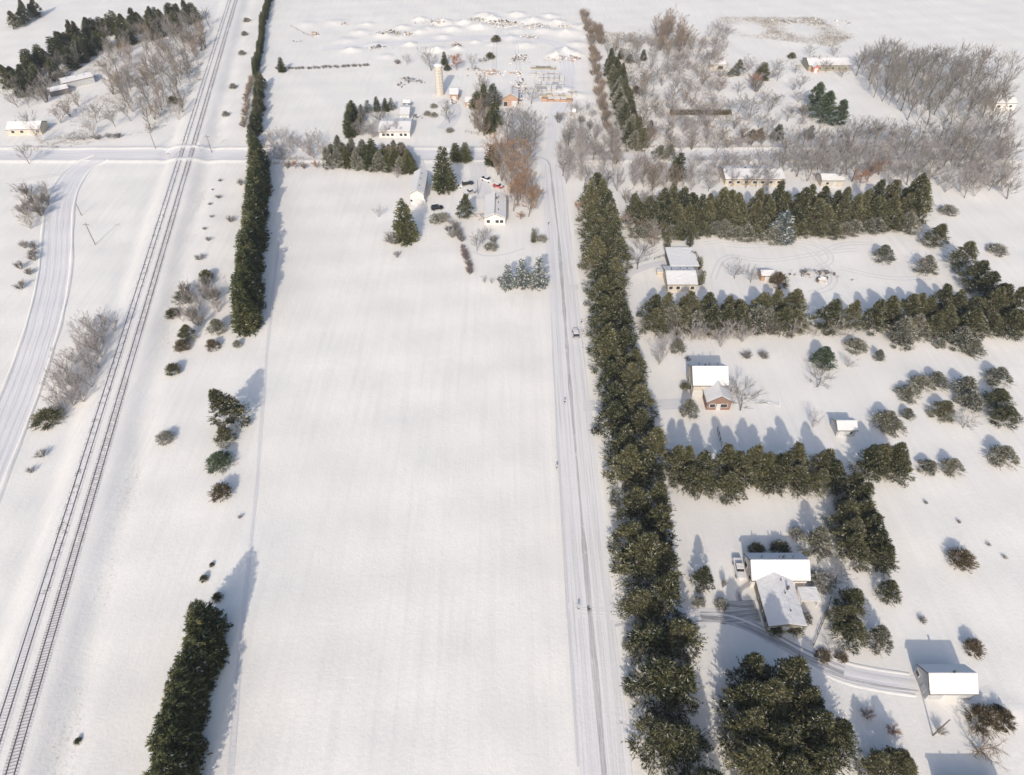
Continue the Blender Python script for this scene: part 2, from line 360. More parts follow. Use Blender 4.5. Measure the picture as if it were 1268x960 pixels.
def tubes(segs, m, name, k=4, tint=None):
    """segs (n,8): p0 p1 r0 r1"""
    s = np.array(segs); p0, p1, r0, r1 = s[:, :3], s[:, 3:6], s[:, 6], s[:, 7]
    D = p1-p0; D /= np.linalg.norm(D, axis=1)[:, None]+1e-9
    A = np.cross(D, np.where(np.abs(D[:, 2:3]) < .9, [[0, 0, 1.]], [[1., 0, 0]])); A /= np.linalg.norm(A, axis=1)[:, None]+1e-9
    B = np.cross(D, A); V = []
    for p, r in ((p0, r0), (p1, r1)):
        for j in range(k):
            t = 2*math.pi*j/k; V.append(p + A*(math.cos(t)*r)[:, None] + B*(math.sin(t)*r)[:, None])
    V = np.stack(V, 1).reshape(-1, 3); b = np.arange(len(s))*2*k
    Fq = np.concatenate([np.stack([b+j, b+(j+1) % k, b+k+(j+1) % k, b+k+j], 1) for j in range(k)])
    c = None
    if tint is not None: c = np.stack([np.repeat(tint, 2*k), np.zeros(len(s)*2*k), np.zeros(len(s)*2*k)], 1)
    return mesh_np(name, V, [Fq], m, c)
def trunk_mesh(h, r, m, rng, lean=.02, limbs=0, lr=3):
    segs = []; p = np.zeros(3) - [0, 0, .3]
    zs = np.linspace(0, h*.95, 7)
    for a, b in zip(zs[:-1], zs[1:]):
        q = np.array([p[0]+rng.normal(0, h*lean*.2), p[1]+rng.normal(0, h*lean*.2), b])
        segs.append([*p, *q, r*(1-a/h), r*(1-b/h)]); p = q
    for _ in range(limbs):
        z = h*rng.uniform(.15, .85); t = rng.uniform(0, 6.28); l = lr*rng.uniform(.5, .9)*(1-.6*z/h)
        segs.append([0, 0, z, math.cos(t)*l, math.sin(t)*l, z+l*.3, r*.3, r*.08])
    return tubes(segs, m, 'trunk', 6)
def pine_crown(h, r, m, seed, snow=.05, lobes=64, per=58, snowtop=0., low=.05, ln=.62, wd=.085, cone=1.0, lob=(.17, .29)):
    """conical crown of many separate needle clumps, open between them"""
    rng = np.random.RandomState(seed); P = []; D = []; tn = []
    lop = rng.uniform(0, 6.28); bend = rng.normal(0, .05*h, 2)
    for i in range(lobes):
        t = low + (1-low)*((i+.5)/lobes)**.92
        prof = min(1, .66+2.0*t) if t < .17 else max(.03, (1-(t-.17)/.83)**(.88*cone))
        a = i*2.39996 + rng.uniform(-.7, .7); rr = r*prof*(rng.uniform(.72, 1.02) if i % 3 else rng.uniform(.1, .5))*(1+.15*math.cos(a-lop))
        lr = r*rng.uniform(*lob)*(1-.30*t)
        c = np.array([math.cos(a)*rr + bend[0]*t*t, math.sin(a)*rr + bend[1]*t*t, h*t*.95 + rng.uniform(-.02, .02)*h])
        d = rng.normal(0, 1, (per, 3)); d[:, 2] = d[:, 2]*.6+.15; d /= np.linalg.norm(d, axis=1)[:, None]
        e = d*lr*rng.uniform(.3, 1.2, per)[:, None]; e[:, 2] *= .6
        ax = np.array([math.cos(a), math.sin(a), .5])*.55
        P.append(c+e); D.append(d*.75 + ax); tn.append(np.full(per, rng.uniform(-.14, .14)))
    k = 40; t = rng.uniform(.78, 1.0, k); aa = rng.uniform(0, 6.28, k)      # leader
    P.append(np.stack([np.cos(aa)*(1-t)*r*.8+bend[0]*t*t, np.sin(aa)*(1-t)*r*.8+bend[1]*t*t, h*t], 1)); D.append(np.stack([np.cos(aa)*.5, np.sin(aa)*.5, np.full(k, .9)], 1)); tn.append(np.zeros(k))
    for i in range(110):                       # ragged branch tips standing out of the outline
        t = rng.uniform(.06, .95); prof = min(1, .66+2.0*t) if t < .17 else max(.03, (1-(t-.17)/.83)**(.88*cone)); a = rng.uniform(0, 6.28)
        q = r*prof*np.linspace(.85, rng.uniform(1.05, 1.32), 5) + np.linspace(0, .25, 5)
        P.append(np.stack([np.cos(a)*q + bend[0]*t*t, np.sin(a)*q + bend[1]*t*t, h*t*.95 + np.linspace(0, .35, 5)], 1)); D.append(np.tile([math.cos(a)*.9, math.sin(a)*.9, .5], (5, 1))); tn.append(np.full(5, rng.uniform(-.1, .25)))
    P = np.concatenate(P); D = np.concatenate(D); tn = np.concatenate(tn); D /= np.linalg.norm(D, axis=1)[:, None]
    n = 3; V = blades(P, D, n, ln, wd, .40, rng)
    base_t = rng.uniform(0, 1, len(P))**2.4*1.15
    tint = np.clip(np.repeat(tn + base_t*.8, n) + rng.uniform(-.12, .22, len(P)*n), 0, 1)
    pr = np.repeat(snow + snowtop*np.clip(D[:, 2], 0, 1) + .06*(P[:, 2] < h*.35), n)
    sn = (rng.uniform(0, 1, len(pr)) < pr).astype(float)*rng.uniform(.35, .95, len(pr))
    return tri_mesh('crown', V, tint, sn, m)
def spruce_crown(h, r, m, seed, snow=.04, snowtop=0, levels=34, ln=.60, wd=.08, power=.85, droop=.25, dens=1.0):
    rng = np.random.RandomState(seed); P = []; D = []; K = []
    for i in range(levels):
        t = .03 + .95*(i/levels); z = h*t
        L = r*(1-t)**power*rng.uniform(.85, 1.1) + .15
        if t < .1: L *= .75+2.5*t
        nb = int(max(5, 12*(1-t*.55)*dens))
        for b in range(nb):
            a = rng.uniform(0, 6.28); l = L*rng.uniform(.7, 1.12); k = max(2, int(l/.28))
            s = np.linspace(.25, 1, k) if l > 1 else np.linspace(.3, 1, k)
            q = np.stack([np.cos(a)*s*l, np.sin(a)*s*l, z - droop*l*s + .22*l*s**3], 1)
            wv = rng.normal(0, .10, (k, 3))*(.3+l*.3); P.append(q+wv)
            D.append(np.tile([math.cos(a), math.sin(a), .12], (k, 1))); K.append(np.full(k, rng.uniform(-.2, .2)))
    P = np.concatenate(P); D = np.concatenate(D); K = np.concatenate(K)
    n = 5; V = blades(P, D, n, ln, wd, .42, rng)
    tint = np.clip(np.repeat(K + rng.uniform(0, 1, len(P))**1.6*.85, n) + rng.uniform(-.1, .15, len(P)*n), 0, 1)
    sn = np.repeat(rng.uniform(0, 1, len(P)) < snow+snowtop, n).astype(float)*rng.uniform(.6, 1, len(P)*n)
    return tri_mesh('crown', V, tint, sn, m)
def bare_tree(h, wdt, seed, form='round', twr=.026, n1=18):
    """trunk with leaders, limbs, branches and fine twigs filling a crown envelope"""
    rng = random.Random(seed); T = []; B = []; E = []
    U = rng.uniform; r0 = h*.015
    def seg(L_, p, q, a, b): L_.append([*p, *q, a, b])
    def curve(p, d, L, r, upb, wig, L_, k=3):
        out = [p]; d = d.copy()
        for i in range(k):
            d = (d + Vector((rng.gauss(0, wig), rng.gauss(0, wig), upb))).normalized(); q = out[-1]+d*(L/k)
            seg(L_, out[-1], q, max(r*(1-i/k*.7), twr), max(r*(1-(i+1)/k*.7), twr*.8)); out.append(q)
        return out, d
    start, lo, hi = dict(round=(.16, .55, .95), wood=(.30, .25, .55), fan=(.04, .22, .55))[form]
    leaders = [(Vector((0, 0, -.2)), Vector((rng.gauss(0, .06), rng.gauss(0, .06), 1)), h*.86)] if form != 'fan' else \
              [(Vector((rng.gauss(0, .15), rng.gauss(0, .15), -.2)), Vector((math.cos(k*1.6+U(0, .6))*U(.1, .42), math.sin(k*1.6+U(0, .6))*U(.1, .42), 1)), h*U(.6, .9)) for k in range(5)]
    for lp, ld, LL in leaders:
        pts, _ = curve(lp, ld, LL, r0*(1 if form != 'fan' else .55), .0, .07, T, 7)
        m1 = n1 if form != 'fan' else n1//4
        for i in range(m1):
            f = start + (1-start)*(i+.5)/m1; x = f*7; j = min(6, int(x)); p = pts[j].lerp(pts[j+1], x-j)
            a = i*2.4+U(-.5, .5); g = (f-start)/(1-start)
            env = (math.sin(math.pi*min(1, .22+.78*g))**.6)*wdt/2 if form != 'fan' else wdt*.32*(1-.5*g)
            sp = U(lo, hi); L = max(.8, env/max(.35, math.sin(math.atan(sp*1.3))))*U(.8, 1.1); L = min(L, (h-p.z)*1.15+.8)
            q1, d1 = curve(p, Vector((math.cos(a)*sp, math.sin(a)*sp, .62)).normalized(), L, r0*.34*(1-.6*f), .06, .10, B, 3)
            for s2 in range(6):
                y = U(.6, 3); j2 = min(2, int(y)); p2 = q1[j2].lerp(q1[j2+1], y-j2)
                d2 = (d1 + Vector((rng.gauss(0, .42), rng.gauss(0, .42), U(-.05, .4)))).normalized(); L2 = L*U(.25, .5)
                q2, d2 = curve(p2, d2, L2, twr*1.4, .05, .12, B, 2)
                for s3 in range(5 if form != 'fan' else 3):
                    y = U(.2, 2); j3 = min(1, int(y)); p3 = q2[j3].lerp(q2[j3+1], y-j3)
                    d3 = (d2 + Vector((rng.gauss(0, .5), rng.gauss(0, .5), U(-.1, .4)))).normalized(); p4 = p3+d3*(L2*U(.25, .6)+.15)
                    seg(B, p3, p4, twr, twr*.5); E.append(p4)
    zs = max(e.z for e in E); f = h/zs
    for S in (T, B):
        for s in S:
            for i in range(6): s[i] *= f
    E = np.array([[e.x, e.y, e.z] for e in E])*f
    return T, B, E, np.percentile(np.hypot(E[:, 0], E[:, 1]), 92)*2
PROTO = {}
def reg(kind, h, w_, trunk, crown): PROTO.setdefault(kind, []).append((h, w_, trunk, crown))
def setup_trees():
    rn = np.random.RandomState(3)
    for s in range(9): reg('pine', 13, 9, trunk_mesh(12.4, .28, M['dbark'], rn, limbs=14, lr=4), pine_crown(13, 4.5, M['pine'], 10+s, snow=.035, snowtop=.03))
    for s in range(4): reg('dustpine', 9, 7, trunk_mesh(8.4, .22, M['dbark'], rn, limbs=10), pine_crown(9, 3.5, M['dusty'], 30+s, lobes=46, per=54, ln=.6, wd=.08, snow=.12, snowtop=.20))
    for s in range(3): reg('whitepine', 15, 10, trunk_mesh(14, .35, M['dbark'], rn, limbs=14, lr=5), pine_crown(15, 5, M['wpine'], 40+s, lobes=60, per=60, ln=.85, wd=.10, cone=.8, snow=.04, snowtop=.04))
    for s in range(5): reg('spruce', 13, 6.5, trunk_mesh(12.5, .25, M['dbark'], rn), spruce_crown(13, 3.5, M['spruce'], 50+s, snow=.012, power=.6, levels=42, dens=1.15))
    for s in range(3): reg('snowspruce', 9, 4.6, trunk_mesh(8.6, .2, M['dbark'], rn), spruce_crown(9, 2.5, M['blue'], 60+s, snow=.12, snowtop=.10, levels=30))
    for s in range(3): reg('juniper', 4, 4.4, trunk_mesh(3, .12, M['dbark'], rn), pine_crown(4, 2.2, M['juni'], 70+s, lobes=34, per=44, ln=.45, wd=.055, cone=.6, low=.1, snow=.06))
    for s in range(3): reg('greenbush', 3, 4, trunk_mesh(2, .1, M['dbark'], rn), pine_crown(3, 2.0, M['pine'], 80+s, lobes=32, per=44, ln=.45, wd=.055, cone=.6, low=.15, snow=.04))
    for s in range(2): reg('snowbush', 3, 4, trunk_mesh(2, .1, M['dbark'], rn), pine_crown(3, 2.0, M['dusty'], 84+s, lobes=32, per=44, ln=.45, wd=.055, cone=.6, low=.15, snow=.25, snowtop=.3))
    for s in range(2): reg('column', 6, 1.7, trunk_mesh(5, .08, M['dbark'], rn), spruce_crown(6, 1.0, M['pine'], 90+s, levels=34, power=.35, ln=.35, wd=.05, droop=-.4))
    def bare(kind, n, h, wdt, form, mt, mb_, seed, tw=.026, leaf=None, lf=8, n1=18):
        for s in range(n):
            Tk, B, E, w_ = bare_tree(h, wdt, seed+s, form, tw, n1)
            rr = np.random.RandomState(seed+s)
            tm = tubes(Tk, mb_, 'trunk', 6); cm = tubes(B, mt, 'crown', 3, np.clip(rr.uniform(0, 1, len(B)), 0, 1))
            lm = None
            if leaf:
                P = E + rr.normal(0, .15, E.shape); P = P[rr.uniform(0, 1, len(P)) < .6]
                V = blades(P, np.tile([0, 0, .3], (len(P), 1)), lf, .20, .10, .8, rr)
                lm = tri_mesh('leaves', V, rr.uniform(0, 1, len(P)*lf), np.zeros(len(P)*lf), leaf)
            PROTO.setdefault(kind, []).append((h, w_, tm, cm, lm))
    bare('bare', 5, 11, 10, 'round', M['twig'], M['bark'], 100)
    bare('woodbare', 6, 15, 7, 'wood', M['twig'], M['bark'], 120)
    bare('palebare', 5, 9, 6, 'fan', M['ptwig'], M['wbark'], 140, n1=18, tw=.022)
    bare('tanbare', 5, 10, 6, 'fan', M['otwig'], M['bark'], 160, n1=20, tw=.023)
    bare('oak', 4, 12, 9, 'round', M['otwig'], M['bark'], 180, leaf=M['brown'], lf=5)
    bare('rustoak', 2, 8, 6.5, 'round', M['otwig'], M['bark'], 190, leaf=M['rust'], lf=13)
    for s in range(4):                       # many-stemmed bare shrubs
        T = []; B = []; rg = random.Random(200+s); E = []
        for k in range(16):
            a = rg.uniform(0, 6.28); t = rg.uniform(.15, .75); p = Vector((math.cos(a)*.2, math.sin(a)*.2, -.1))
            d = Vector((math.cos(a)*t, math.sin(a)*t, 1)).normalized(); L = rg.uniform(1.2, 2.0); q = p+d*L
            T.append([*p, *q, .04, .03])
            for j in range(7):
                st = p.lerp(q, rg.uniform(.4, 1)); dd = (d + Vector((rg.gauss(0, .4), rg.gauss(0, .4), rg.gauss(.1, .2)))).normalized(); e = st+dd*rg.uniform(.7, 1.3)
                B.append([*st, *e, .028, .02])
                for _ in range(3):
                    s2 = st.lerp(e, rg.uniform(.3, 1)); d2 = (dd + Vector((rg.gauss(0, .5), rg.gauss(0, .5), rg.gauss(.1, .2)))).normalized(); e2 = s2+d2*rg.uniform(.3, .7); B.append([*s2, *e2, .022, .014])
        rr = np.random.RandomState(s)
        PROTO.setdefault('shrub', []).append((3, 3.6, tubes(T, M['bark'], 'trunk', 4), tubes(B, M['twig'], 'crown', 3, rr.uniform(0, 1, len(B)))))
        T2 = tubes(T, M['bark'], 'trunk', 4); PROTO.setdefault('tanshrub', []).append((3, 3.6, T2, tubes(B, M['otwig'], 'crown', 3, rr.uniform(0, 1, len(B)))))
        PROTO.setdefault('darkshrub', []).append((3, 3.6, T2, tubes(B, M['purple'], 'crown', 3, rr.uniform(0, 1, len(B)))))
setup_trees()
NAME = dict(pine='pine_tree', dustpine='snowy_pine', whitepine='white_pine', spruce='spruce_tree', snowspruce='snowy_spruce', juniper='juniper_bush',
            greenbush='evergreen_bush', snowbush='snowy_bush', column='columnar_evergreen', bare='bare_tree', woodbare='tall_bare_tree', palebare='pale_bare_tree',
            tanbare='tan_bare_tree', oak='oak_tree', rustoak='oak_tree', shrub='bare_shrub', tanshrub='bare_shrub', darkshrub='bare_shrub')
CATS = dict(juniper='bush', greenbush='bush', snowbush='bush', shrub='shrub', tanshrub='shrub', darkshrub='shrub', column='shrub')
trng = random.Random(77); TREES = []
def tree(kind, x, y, h, w_, label, group=None):
    p = trng.choice(PROTO[kind]); h0, w0, tm, cm = p[:4]
    z = hz(x, y)
    r = empty(NAME[kind], (x, y, z-.05), trng.uniform(0, 6.28), label, CATS.get(kind, 'tree'), group)
    s = w_/w0; r.scale = (s, s, h/h0)
    link('stems' if kind.endswith('shrub') else 'trunk', tm, r); link('crown', cm, r)
    if len(p) > 4 and p[4]: link('leaves', p[4], r)
    TREES.append((x, y, w_)); return r
def T(kind, a, b, h, w_, label, group=None):
    x, y = at(a, b, h*.48); return tree(kind, x, y, h, w_, label, group)
def inpoly(x, y, P):
    c = False; j = len(P)-1
    for i in range(len(P)):
        if (P[i][1] > y) != (P[j][1] > y) and x < (P[j][0]-P[i][0])*(y-P[i][1])/(P[j][1]-P[i][1])+P[i][0]: c = not c
        j = i
    return c
def wood(poly, n, kinds, h, w_, md, label, group, z=5, seed=1):
    rg = random.Random(seed); P = [at(a, b, z) for a, b in poly]
    xs = [p[0] for p in P]; ys = [p[1] for p in P]; pts = []; tries = 0
    while len(pts) < n and tries < n*60:
        tries += 1; x = rg.uniform(min(xs), max(xs)); y = rg.uniform(min(ys), max(ys))
        if not inpoly(x, y, P) or any((x-a)**2+(y-b)**2 < md*md for a, b in pts): continue
        pts.append((x, y)); k = rg.choice(kinds)
        f = rg.uniform(.78, 1.15); lb = label[k] if isinstance(label, dict) else label
        gp = group if not isinstance(group, dict) else group[k]
        tree(k, x, y, h*f, w_*rg.uniform(.8, 1.2), lb, gp)
def row(pts, sp, kinds, h, w_, label, group, jit=.8, off=0, seed=1, z=None):
    rg = random.Random(seed); P = [at(a, b, h*.48 if z is None else z) for a, b in pts]
    P = offs(P, off) if off else resample(P, 1)
    acc = sp*rg.uniform(0, .5); last = P[0]
    for p in P[1:]:
        acc += math.dist(p, last); last = p
        if acc >= sp:
            acc = 0; k = rg.choice(kinds); f = rg.uniform(.76, 1.18)
            tree(k, p[0]+rg.gauss(0, jit), p[1]+rg.gauss(0, jit), h*f, w_*rg.uniform(.85, 1.15), label, group)
def G(s): return s
# --- long pine windbreak beside the road
wl = 'dark pine in the long dense windbreak just right of the main road'
row([(736,232),(746,300),(760,400),(777,520),(795,640),(813,760),(835,880),(857,985)], 5.3, ['pine'], 14, 9.4, wl, 'pines of the roadside windbreak', jit=1.0, off=-2.9, seed=4)
row([(738,228),(748,300),(762,400),(779,520),(797,640),(815,760),(837,880),(859,985)], 5.2, ['pine'], 13.5, 9.4, wl, 'pines of the roadside windbreak', jit=1.0, off=2.9, seed=5)
# --- left windbreak (spruce) north part
row([(320,185),(314,240),(307,300),(303,355),(297,396)], 3.4, ['spruce'], 14.5, 7.6, 'tall dark spruce in the dense row left of the open field', 'spruces of the field windbreak', jit=.5, seed=6)
row([(317,195),(310,260),(304,325),(300,385)], 5.5, ['spruce'], 12, 7.5, 'tall dark spruce in the dense row left of the open field', 'spruces of the field windbreak', jit=.6, off=-1.5, seed=8)
for i, (a, b, h, w_) in enumerate([(252,766,11,7.5),(248,786,12,7),(256,800,10,6),(244,812,12,6.5),(236,830,12,6.5),(230,848,12,6.5),(226,866,12.5,7),(220,886,12,6.5),(214,905,12.5,7),(222,922,12,6.5),(206,930,12.5,7),(212,952,12,7),(200,975,12,7),(204,1003,12,7)]):
    T('spruce', a, b, h*1.12, w_, 'dark green spruce in the clump at the lower left edge of the field', 'spruces of the lower left clump')
T('pine', 281, 503, 13.5, 9.6, 'big dark pine standing alone left of the field, largest below the windbreak')
T('pine', 277, 538, 6, 5.6, 'low olive pine growing against the foot of the big lone pine')
T('whitepine', 271, 570, 4.5, 6.4, 'small star shaped green pine between the big lone pine and the round juniper')
T('juniper', 272, 609, 3.6, 4.8, 'round brown juniper casting a shadow at the left edge of the field')
T('snowbush', 204, 541, 2.6, 4.0, 'snow dusted round bush alone beside the railway ditch')
T('greenbush', 214, 457, 3.0, 3.8, 'small dark evergreen bush standing alone below the brown based evergreen')
T('pine', 228, 412, 6, 5.6, 'dark evergreen with a brown base nearest the railway below the bare thicket')
T('juniper', 225, 427, 3, 4.4, 'brown bush at the foot of the dark evergreen near the railway')
T('dustpine', 267, 403, 5, 5.4, 'snow dusted evergreen left of the southern end of the tall spruce row')
T('juniper', 263, 427, 3.2, 3.8, 'brown bush below the snow dusted evergreen near the spruce row')
T('snowbush', 293, 426, 2.2, 2.4, 'small snowy shrub at the southern foot of the tall spruce row')
wood([(222,350),(262,330),(275,360),(250,400),(215,390)], 16, ['palebare', 'shrub'], 5.5, 5, 2.3, {'palebare':'pale bare tree in the thicket between railway and spruce row','shrub':'bare shrub in the thicket between railway and spruce row'}, {'palebare':'bare trees of the trackside thicket','shrub':'bare shrubs of the trackside thicket'}, seed=3)
T('greenbush', 254, 341, 3.5, 4.2, 'dark evergreen bush at the upper end of the bare trackside thicket')
T('snowbush', 223, 367, 4, 4.6, 'snowy evergreen bush at the left side of the bare trackside thicket')
T('greenbush', 213, 385, 2.4, 4.2, 'low brown green bush at the lower left tip of the bare trackside thicket')
T('shrub', 247, 318, 2.4, 4.0, 'bare grey shrub with a long shadow above the trackside thicket')
T('shrub', 285, 271, 3, 4.0, 'bare shrub touching the left side of the tall spruce row')
T('shrub', 297, 225, 3.4, 3.6, 'bare shrub at the upper left side of the tall spruce row')
for (a, b, s) in [(272,223,2.2),(263,234,1.3),(270,243,2.8),(260,252,2),(262,268,1.8),(253,283,2),(258,296,2.8),(258,346,2)]:
    T('shrub', a, b, 1.3*s/2, s, 'tiny bare bush in the line between railway and tall spruce row', 'small bushes beside the railway')
for (a, b, s, l) in [(305,24,4,'farthest grey bush beside the railway'),(302,41,3.6,'grey bush second farthest beside the railway'),(299,65,3.6,'grey bush beside the far railway, third from the top'),(288,106,3.6,'grey bush right of the railway above the level crossing'),(279,141,3,'small grey bush right of the railway, nearest above the level crossing')]:
    T('snowbush', a, b, 2.4, s, l)
wood([(92,392),(128,380),(138,400),(118,440),(98,480),(62,505),(60,470)], 34, ['palebare'], 8, 5.6, 2.3, 'pale bare tree in the thicket between the curved road and the railway', 'bare trees of the curved road thicket', seed=5)
T('greenbush', 58, 517, 3.2, 7.0, 'wide dark evergreen bush at the lower end of the pale thicket')
T('shrub', 50, 562, 2.2, 3.6, 'thin bare bush leaning in open snow below the wide dark bush')
T('shrub', 38, 582, 1.8, 2.6, 'smaller thin bare bush in open snow near the left edge')
wood([(20,225),(55,222),(60,250),(25,280)], 14, ['shrub','palebare'], 6.5, 6, 3, {'shrub':'bare shrub left of the curved road bend','palebare':'pale bare tree left of the curved road bend'}, {'shrub':'shrubs left of the curved road','palebare':'trees left of the curved road'}, seed=6)
wood([(15,275),(40,270),(35,345),(15,350)], 7, ['shrub'], 3.5, 4.0, 3, 'bare shrub at the left edge beside the straight stretch of the curved road', 'shrubs at the left edge', seed=7)
T('shrub', 297, 640, 1.2, 1.4, 'tiny lone weed stalk on the snow at the field edge above the lower left clump')
for a, b, s, l in [(252,716,1.6,'tiny dark seedling north of the lower left clump'),(269,739,2.0,'small dark seedling in the long shadow of the lower left clump, upper one'),(259,850,1.8,'small dark seedling in the shadow beside the lower left clump, middle one'),(253,871,1.2,'small dark seedling in the shadow beside the lower left clump, lowest one'),(262,699,1.0,'tiniest dark seedling at the tip of the lower left clump shadow'),(95,917,1.2,'lone dark tuft of weeds right of the railway at the bottom left')]:
    T('greenbush', a, b, s*.8, s, l)
# --- top left
row([(334,-10),(325,22),(320,60),(315,88)], 3.4, ['spruce'], 7, 3.2, 'dark evergreen in the narrow far hedge along the railway, beyond the cross road', 'evergreens of the far railway hedge', jit=.4, seed=9)
row([(321,95),(318,130),(314,178)], 5, ['spruce', 'pine'], 8.5, 5, 'olive evergreen in the row right of the railway just above the cross road', 'evergreens above the cross road', jit=.8, seed=10)
row([(312,92),(306,120),(302,155)], 4, ['tanshrub'], 3.5, 4, 'brown bare shrub along the row right of the railway above the cross road', 'brown shrubs above the cross road', jit=.5, seed=11)
wood([(130,60),(165,40),(225,22),(255,25),(250,60),(235,90),(228,125),(205,150),(180,155),(150,135),(132,100)], 105, ['woodbare','tanbare','woodbare','palebare'], 12, 7, 3.8,
     'bare brown tree in the dense wood left of the railway, upper left', 'bare trees of the upper left wood', seed=12)
row([(10,96),(40,78),(75,58),(105,38),(125,30),(160,28),(195,23),(240,14)], 2.9, ['pine','spruce'], 12, 8.5, 'dark evergreen in the diagonal belt bordering the far left field', 'evergreens of the upper left belt', jit=1.5, seed=13)
row([(15,110),(45,92),(85,72),(115,50),(150,42),(200,33),(250,22)], 3.8, ['woodbare','spruce','bare'], 12, 8, 'grey tree on the near side of the diagonal belt at the upper left', 'grey trees of the upper left belt', jit=2, seed=14)
row([(15,125),(45,108),(85,88)], 4, ['bare','palebare','woodbare'], 9, 8, 'grey tree on the near side of the diagonal belt at the upper left', 'grey trees of the upper left belt', jit=2, seed=15)
row([(10,26),(25,18),(45,8)], 6, ['pine'], 11, 8, 'dark evergreen at the extreme upper left corner', 'evergreens of the upper left corner', seed=16)
T('greenbush', 214, 124, 3.4, 4.4, 'dark evergreen bush at the lower right side of the upper left wood')
for a, b, k in [(92,120,'tanbare'),(82,133,'tanbare'),(115,140,'bare'),(138,145,'bare'),(70,140,'palebare'),(35,150,'bare'),(45,165,'palebare'),(30,190,'bare'),(52,115,'shrub'),(110,155,'palebare')]:
    T(k, a, b, 10, 8, 'thin bare tree between the yellow house and the upper left wood', 'scattered bare trees of the upper left plot')
T('tanbare', 185, 157, 5, 6.5, 'low reddish brown bare tree above the cross road, left of the level crossing')
row([(78,172),(110,168),(150,168)], 2.2, ['shrub','palebare'], 2.8, 4.5, 'low bare shrub in the line above the cross road at the left', 'shrub line above the cross road', seed=17)
# --- centre top
row([(345,206),(372,204),(400,203)], 3.2, ['rustoak','oak','tanshrub'], 3.8, 4, 'brown leaved small oak in the short row below the cross road', 'small brown oaks below the cross road', jit=.5, seed=18)
wood([(405,200),(408,184),(505,182),(506,202)], 26, ['spruce','spruce','dustpine'], 8.5, 6, 3.4, 'dark spruce in the block below the cross road, left of the tan barn', 'spruces below the cross road', z=4, seed=19)
T('oak', 490, 192, 9, 8, 'brown leaved oak at the right end of the spruce block'); T('palebare', 490, 212, 6, 6, 'pale bare tree below the brown oak by the spruce block')
wood([(332,192),(332,165),(400,170),(408,192)], 26, ['palebare'], 7, 5, 2.8, 'thin pale sapling above the row of small brown oaks', 'saplings above the small oaks', z=2, seed=20)
row([(338,84),(390,83),(455,80)], 1.3, ['shrub'], 2.0, 2.6, 'low bare bush in the straight hedge between the far fields', 'bushes of the far hedge', jit=.3, seed=21)
T('spruce', 348, 80, 8, 4.6, 'olive spruce standing at the left end of the far hedge')
row([(437,130),(434,142),(431,160)], 3.4, ['spruce'], 8, 5, 'dark spruce in the short row left of the long pale house', 'dark spruces left of the pale house', jit=.3, seed=22)
row([(446,135),(443,160)], 5, ['dustpine'], 5, 3.5, 'snowy young spruce right of the short dark spruce row', 'young snowy spruces', jit=.3, seed=23)
row([(446,130),(470,129),(494,126)], 3.6, ['spruce','dustpine','snowspruce'], 7, 4.2, 'young spruce in the row behind the long pale house', 'young spruces behind the pale house', jit=.4, seed=24)
T('bare', 470, 142, 7, 9, 'bare tree behind the left half of the long pale house'); T('bare', 456, 158, 7, 9, 'bare tree at the left end of the long pale house')
T('spruce', 549, 210, 19, 9.5, 'tallest spruce in the centre, right of the tan barn, by the cross road')
T('spruce', 564, 189, 8, 6, 'left one of the two olive spruces beside the tallest spruce'); T('spruce', 576, 189, 8.5, 6, 'right one of the two olive spruces beside the tallest spruce')
T('spruce', 500, 273, 17, 9.4, 'large spruce standing in the field left of the black car')
T('shrub', 486, 295, 5, 7, 'bare shrub at the left foot of the large field spruce'); T('palebare', 468, 262, 5, 5, 'pale bare bush left of the large field spruce'); T('shrub', 491, 315, 3, 2.4, 'thin bare stalk below the large field spruce')
T('pine', 576, 255, 10, 6.5, 'golden green evergreen beside the parked cars in the central yard')
T('snowbush', 541, 270, 3.2, 5, 'left half of the round snowy bush pair below the black car'); T('snowbush', 548, 268, 3, 4.4, 'right half of the round snowy bush pair below the black car')
T('bare', 590, 300, 8, 6, 'bare tree left of the small snowy bush in the central garden'); T('bare', 597, 290, 8, 6, 'bare tree just left of the white gabled house')
row([(570,300),(576,312),(583,338)], 1.8, ['darkshrub','tanshrub'], 2.5, 3, 'bare reddish shrub in the leaning hedge line left of the white gabled house', 'shrubs of the garden hedge line', jit=.3, seed=25)
wood([(553,262),(566,262),(572,285),(556,285)], 7, ['shrub','palebare'], 4, 4, 2, 'bare bush below the golden evergreen', 'bare bushes below the golden evergreen', seed=26)
T('snowbush', 608, 305, 2.6, 4.2, 'rounded bush with a bare top in front of the white gabled house'); T('shrub', 611, 296, 4, 4, 'bare shrub rising behind the rounded bush in front of the white gabled house')
T('column', 661, 293, 6, 1.7, 'slim columnar evergreen beside the round shrub left of the main road')
T('snowbush', 671, 296, 2.2, 3.4, 'round olive shrub beside the slim columnar evergreen')
T('snowspruce', 629, 342, 9.5, 5.2, 'leftmost of the three snowy blue spruces at the garden corner'); T('snowspruce', 646, 338, 11, 6, 'middle one of the three snowy blue spruces at the garden corner'); T('snowspruce', 667, 336, 12, 6.4, 'rightmost and tallest of the three snowy blue spruces at the garden corner')
T('dustpine', 656, 346, 5, 4, 'small snowy evergreen between the blue spruces at the garden corner')
row([(592,347),(604,347),(622,346)], 2.2, ['shrub','palebare'], 3, 2.6, 'low bare bush left of the three blue spruces', 'bare bushes left of the blue spruces', jit=.2, seed=27)
wood([(603,188),(615,178),(650,176),(655,200),(660,235),(655,262),(640,265),(630,230),(615,210)], 22, ['oak','oak','tanbare','bare'], 12, 9, 4.4, 'brown leaved oak in the grove between the central yard and the main road', 'brown oaks of the central grove', seed=28)
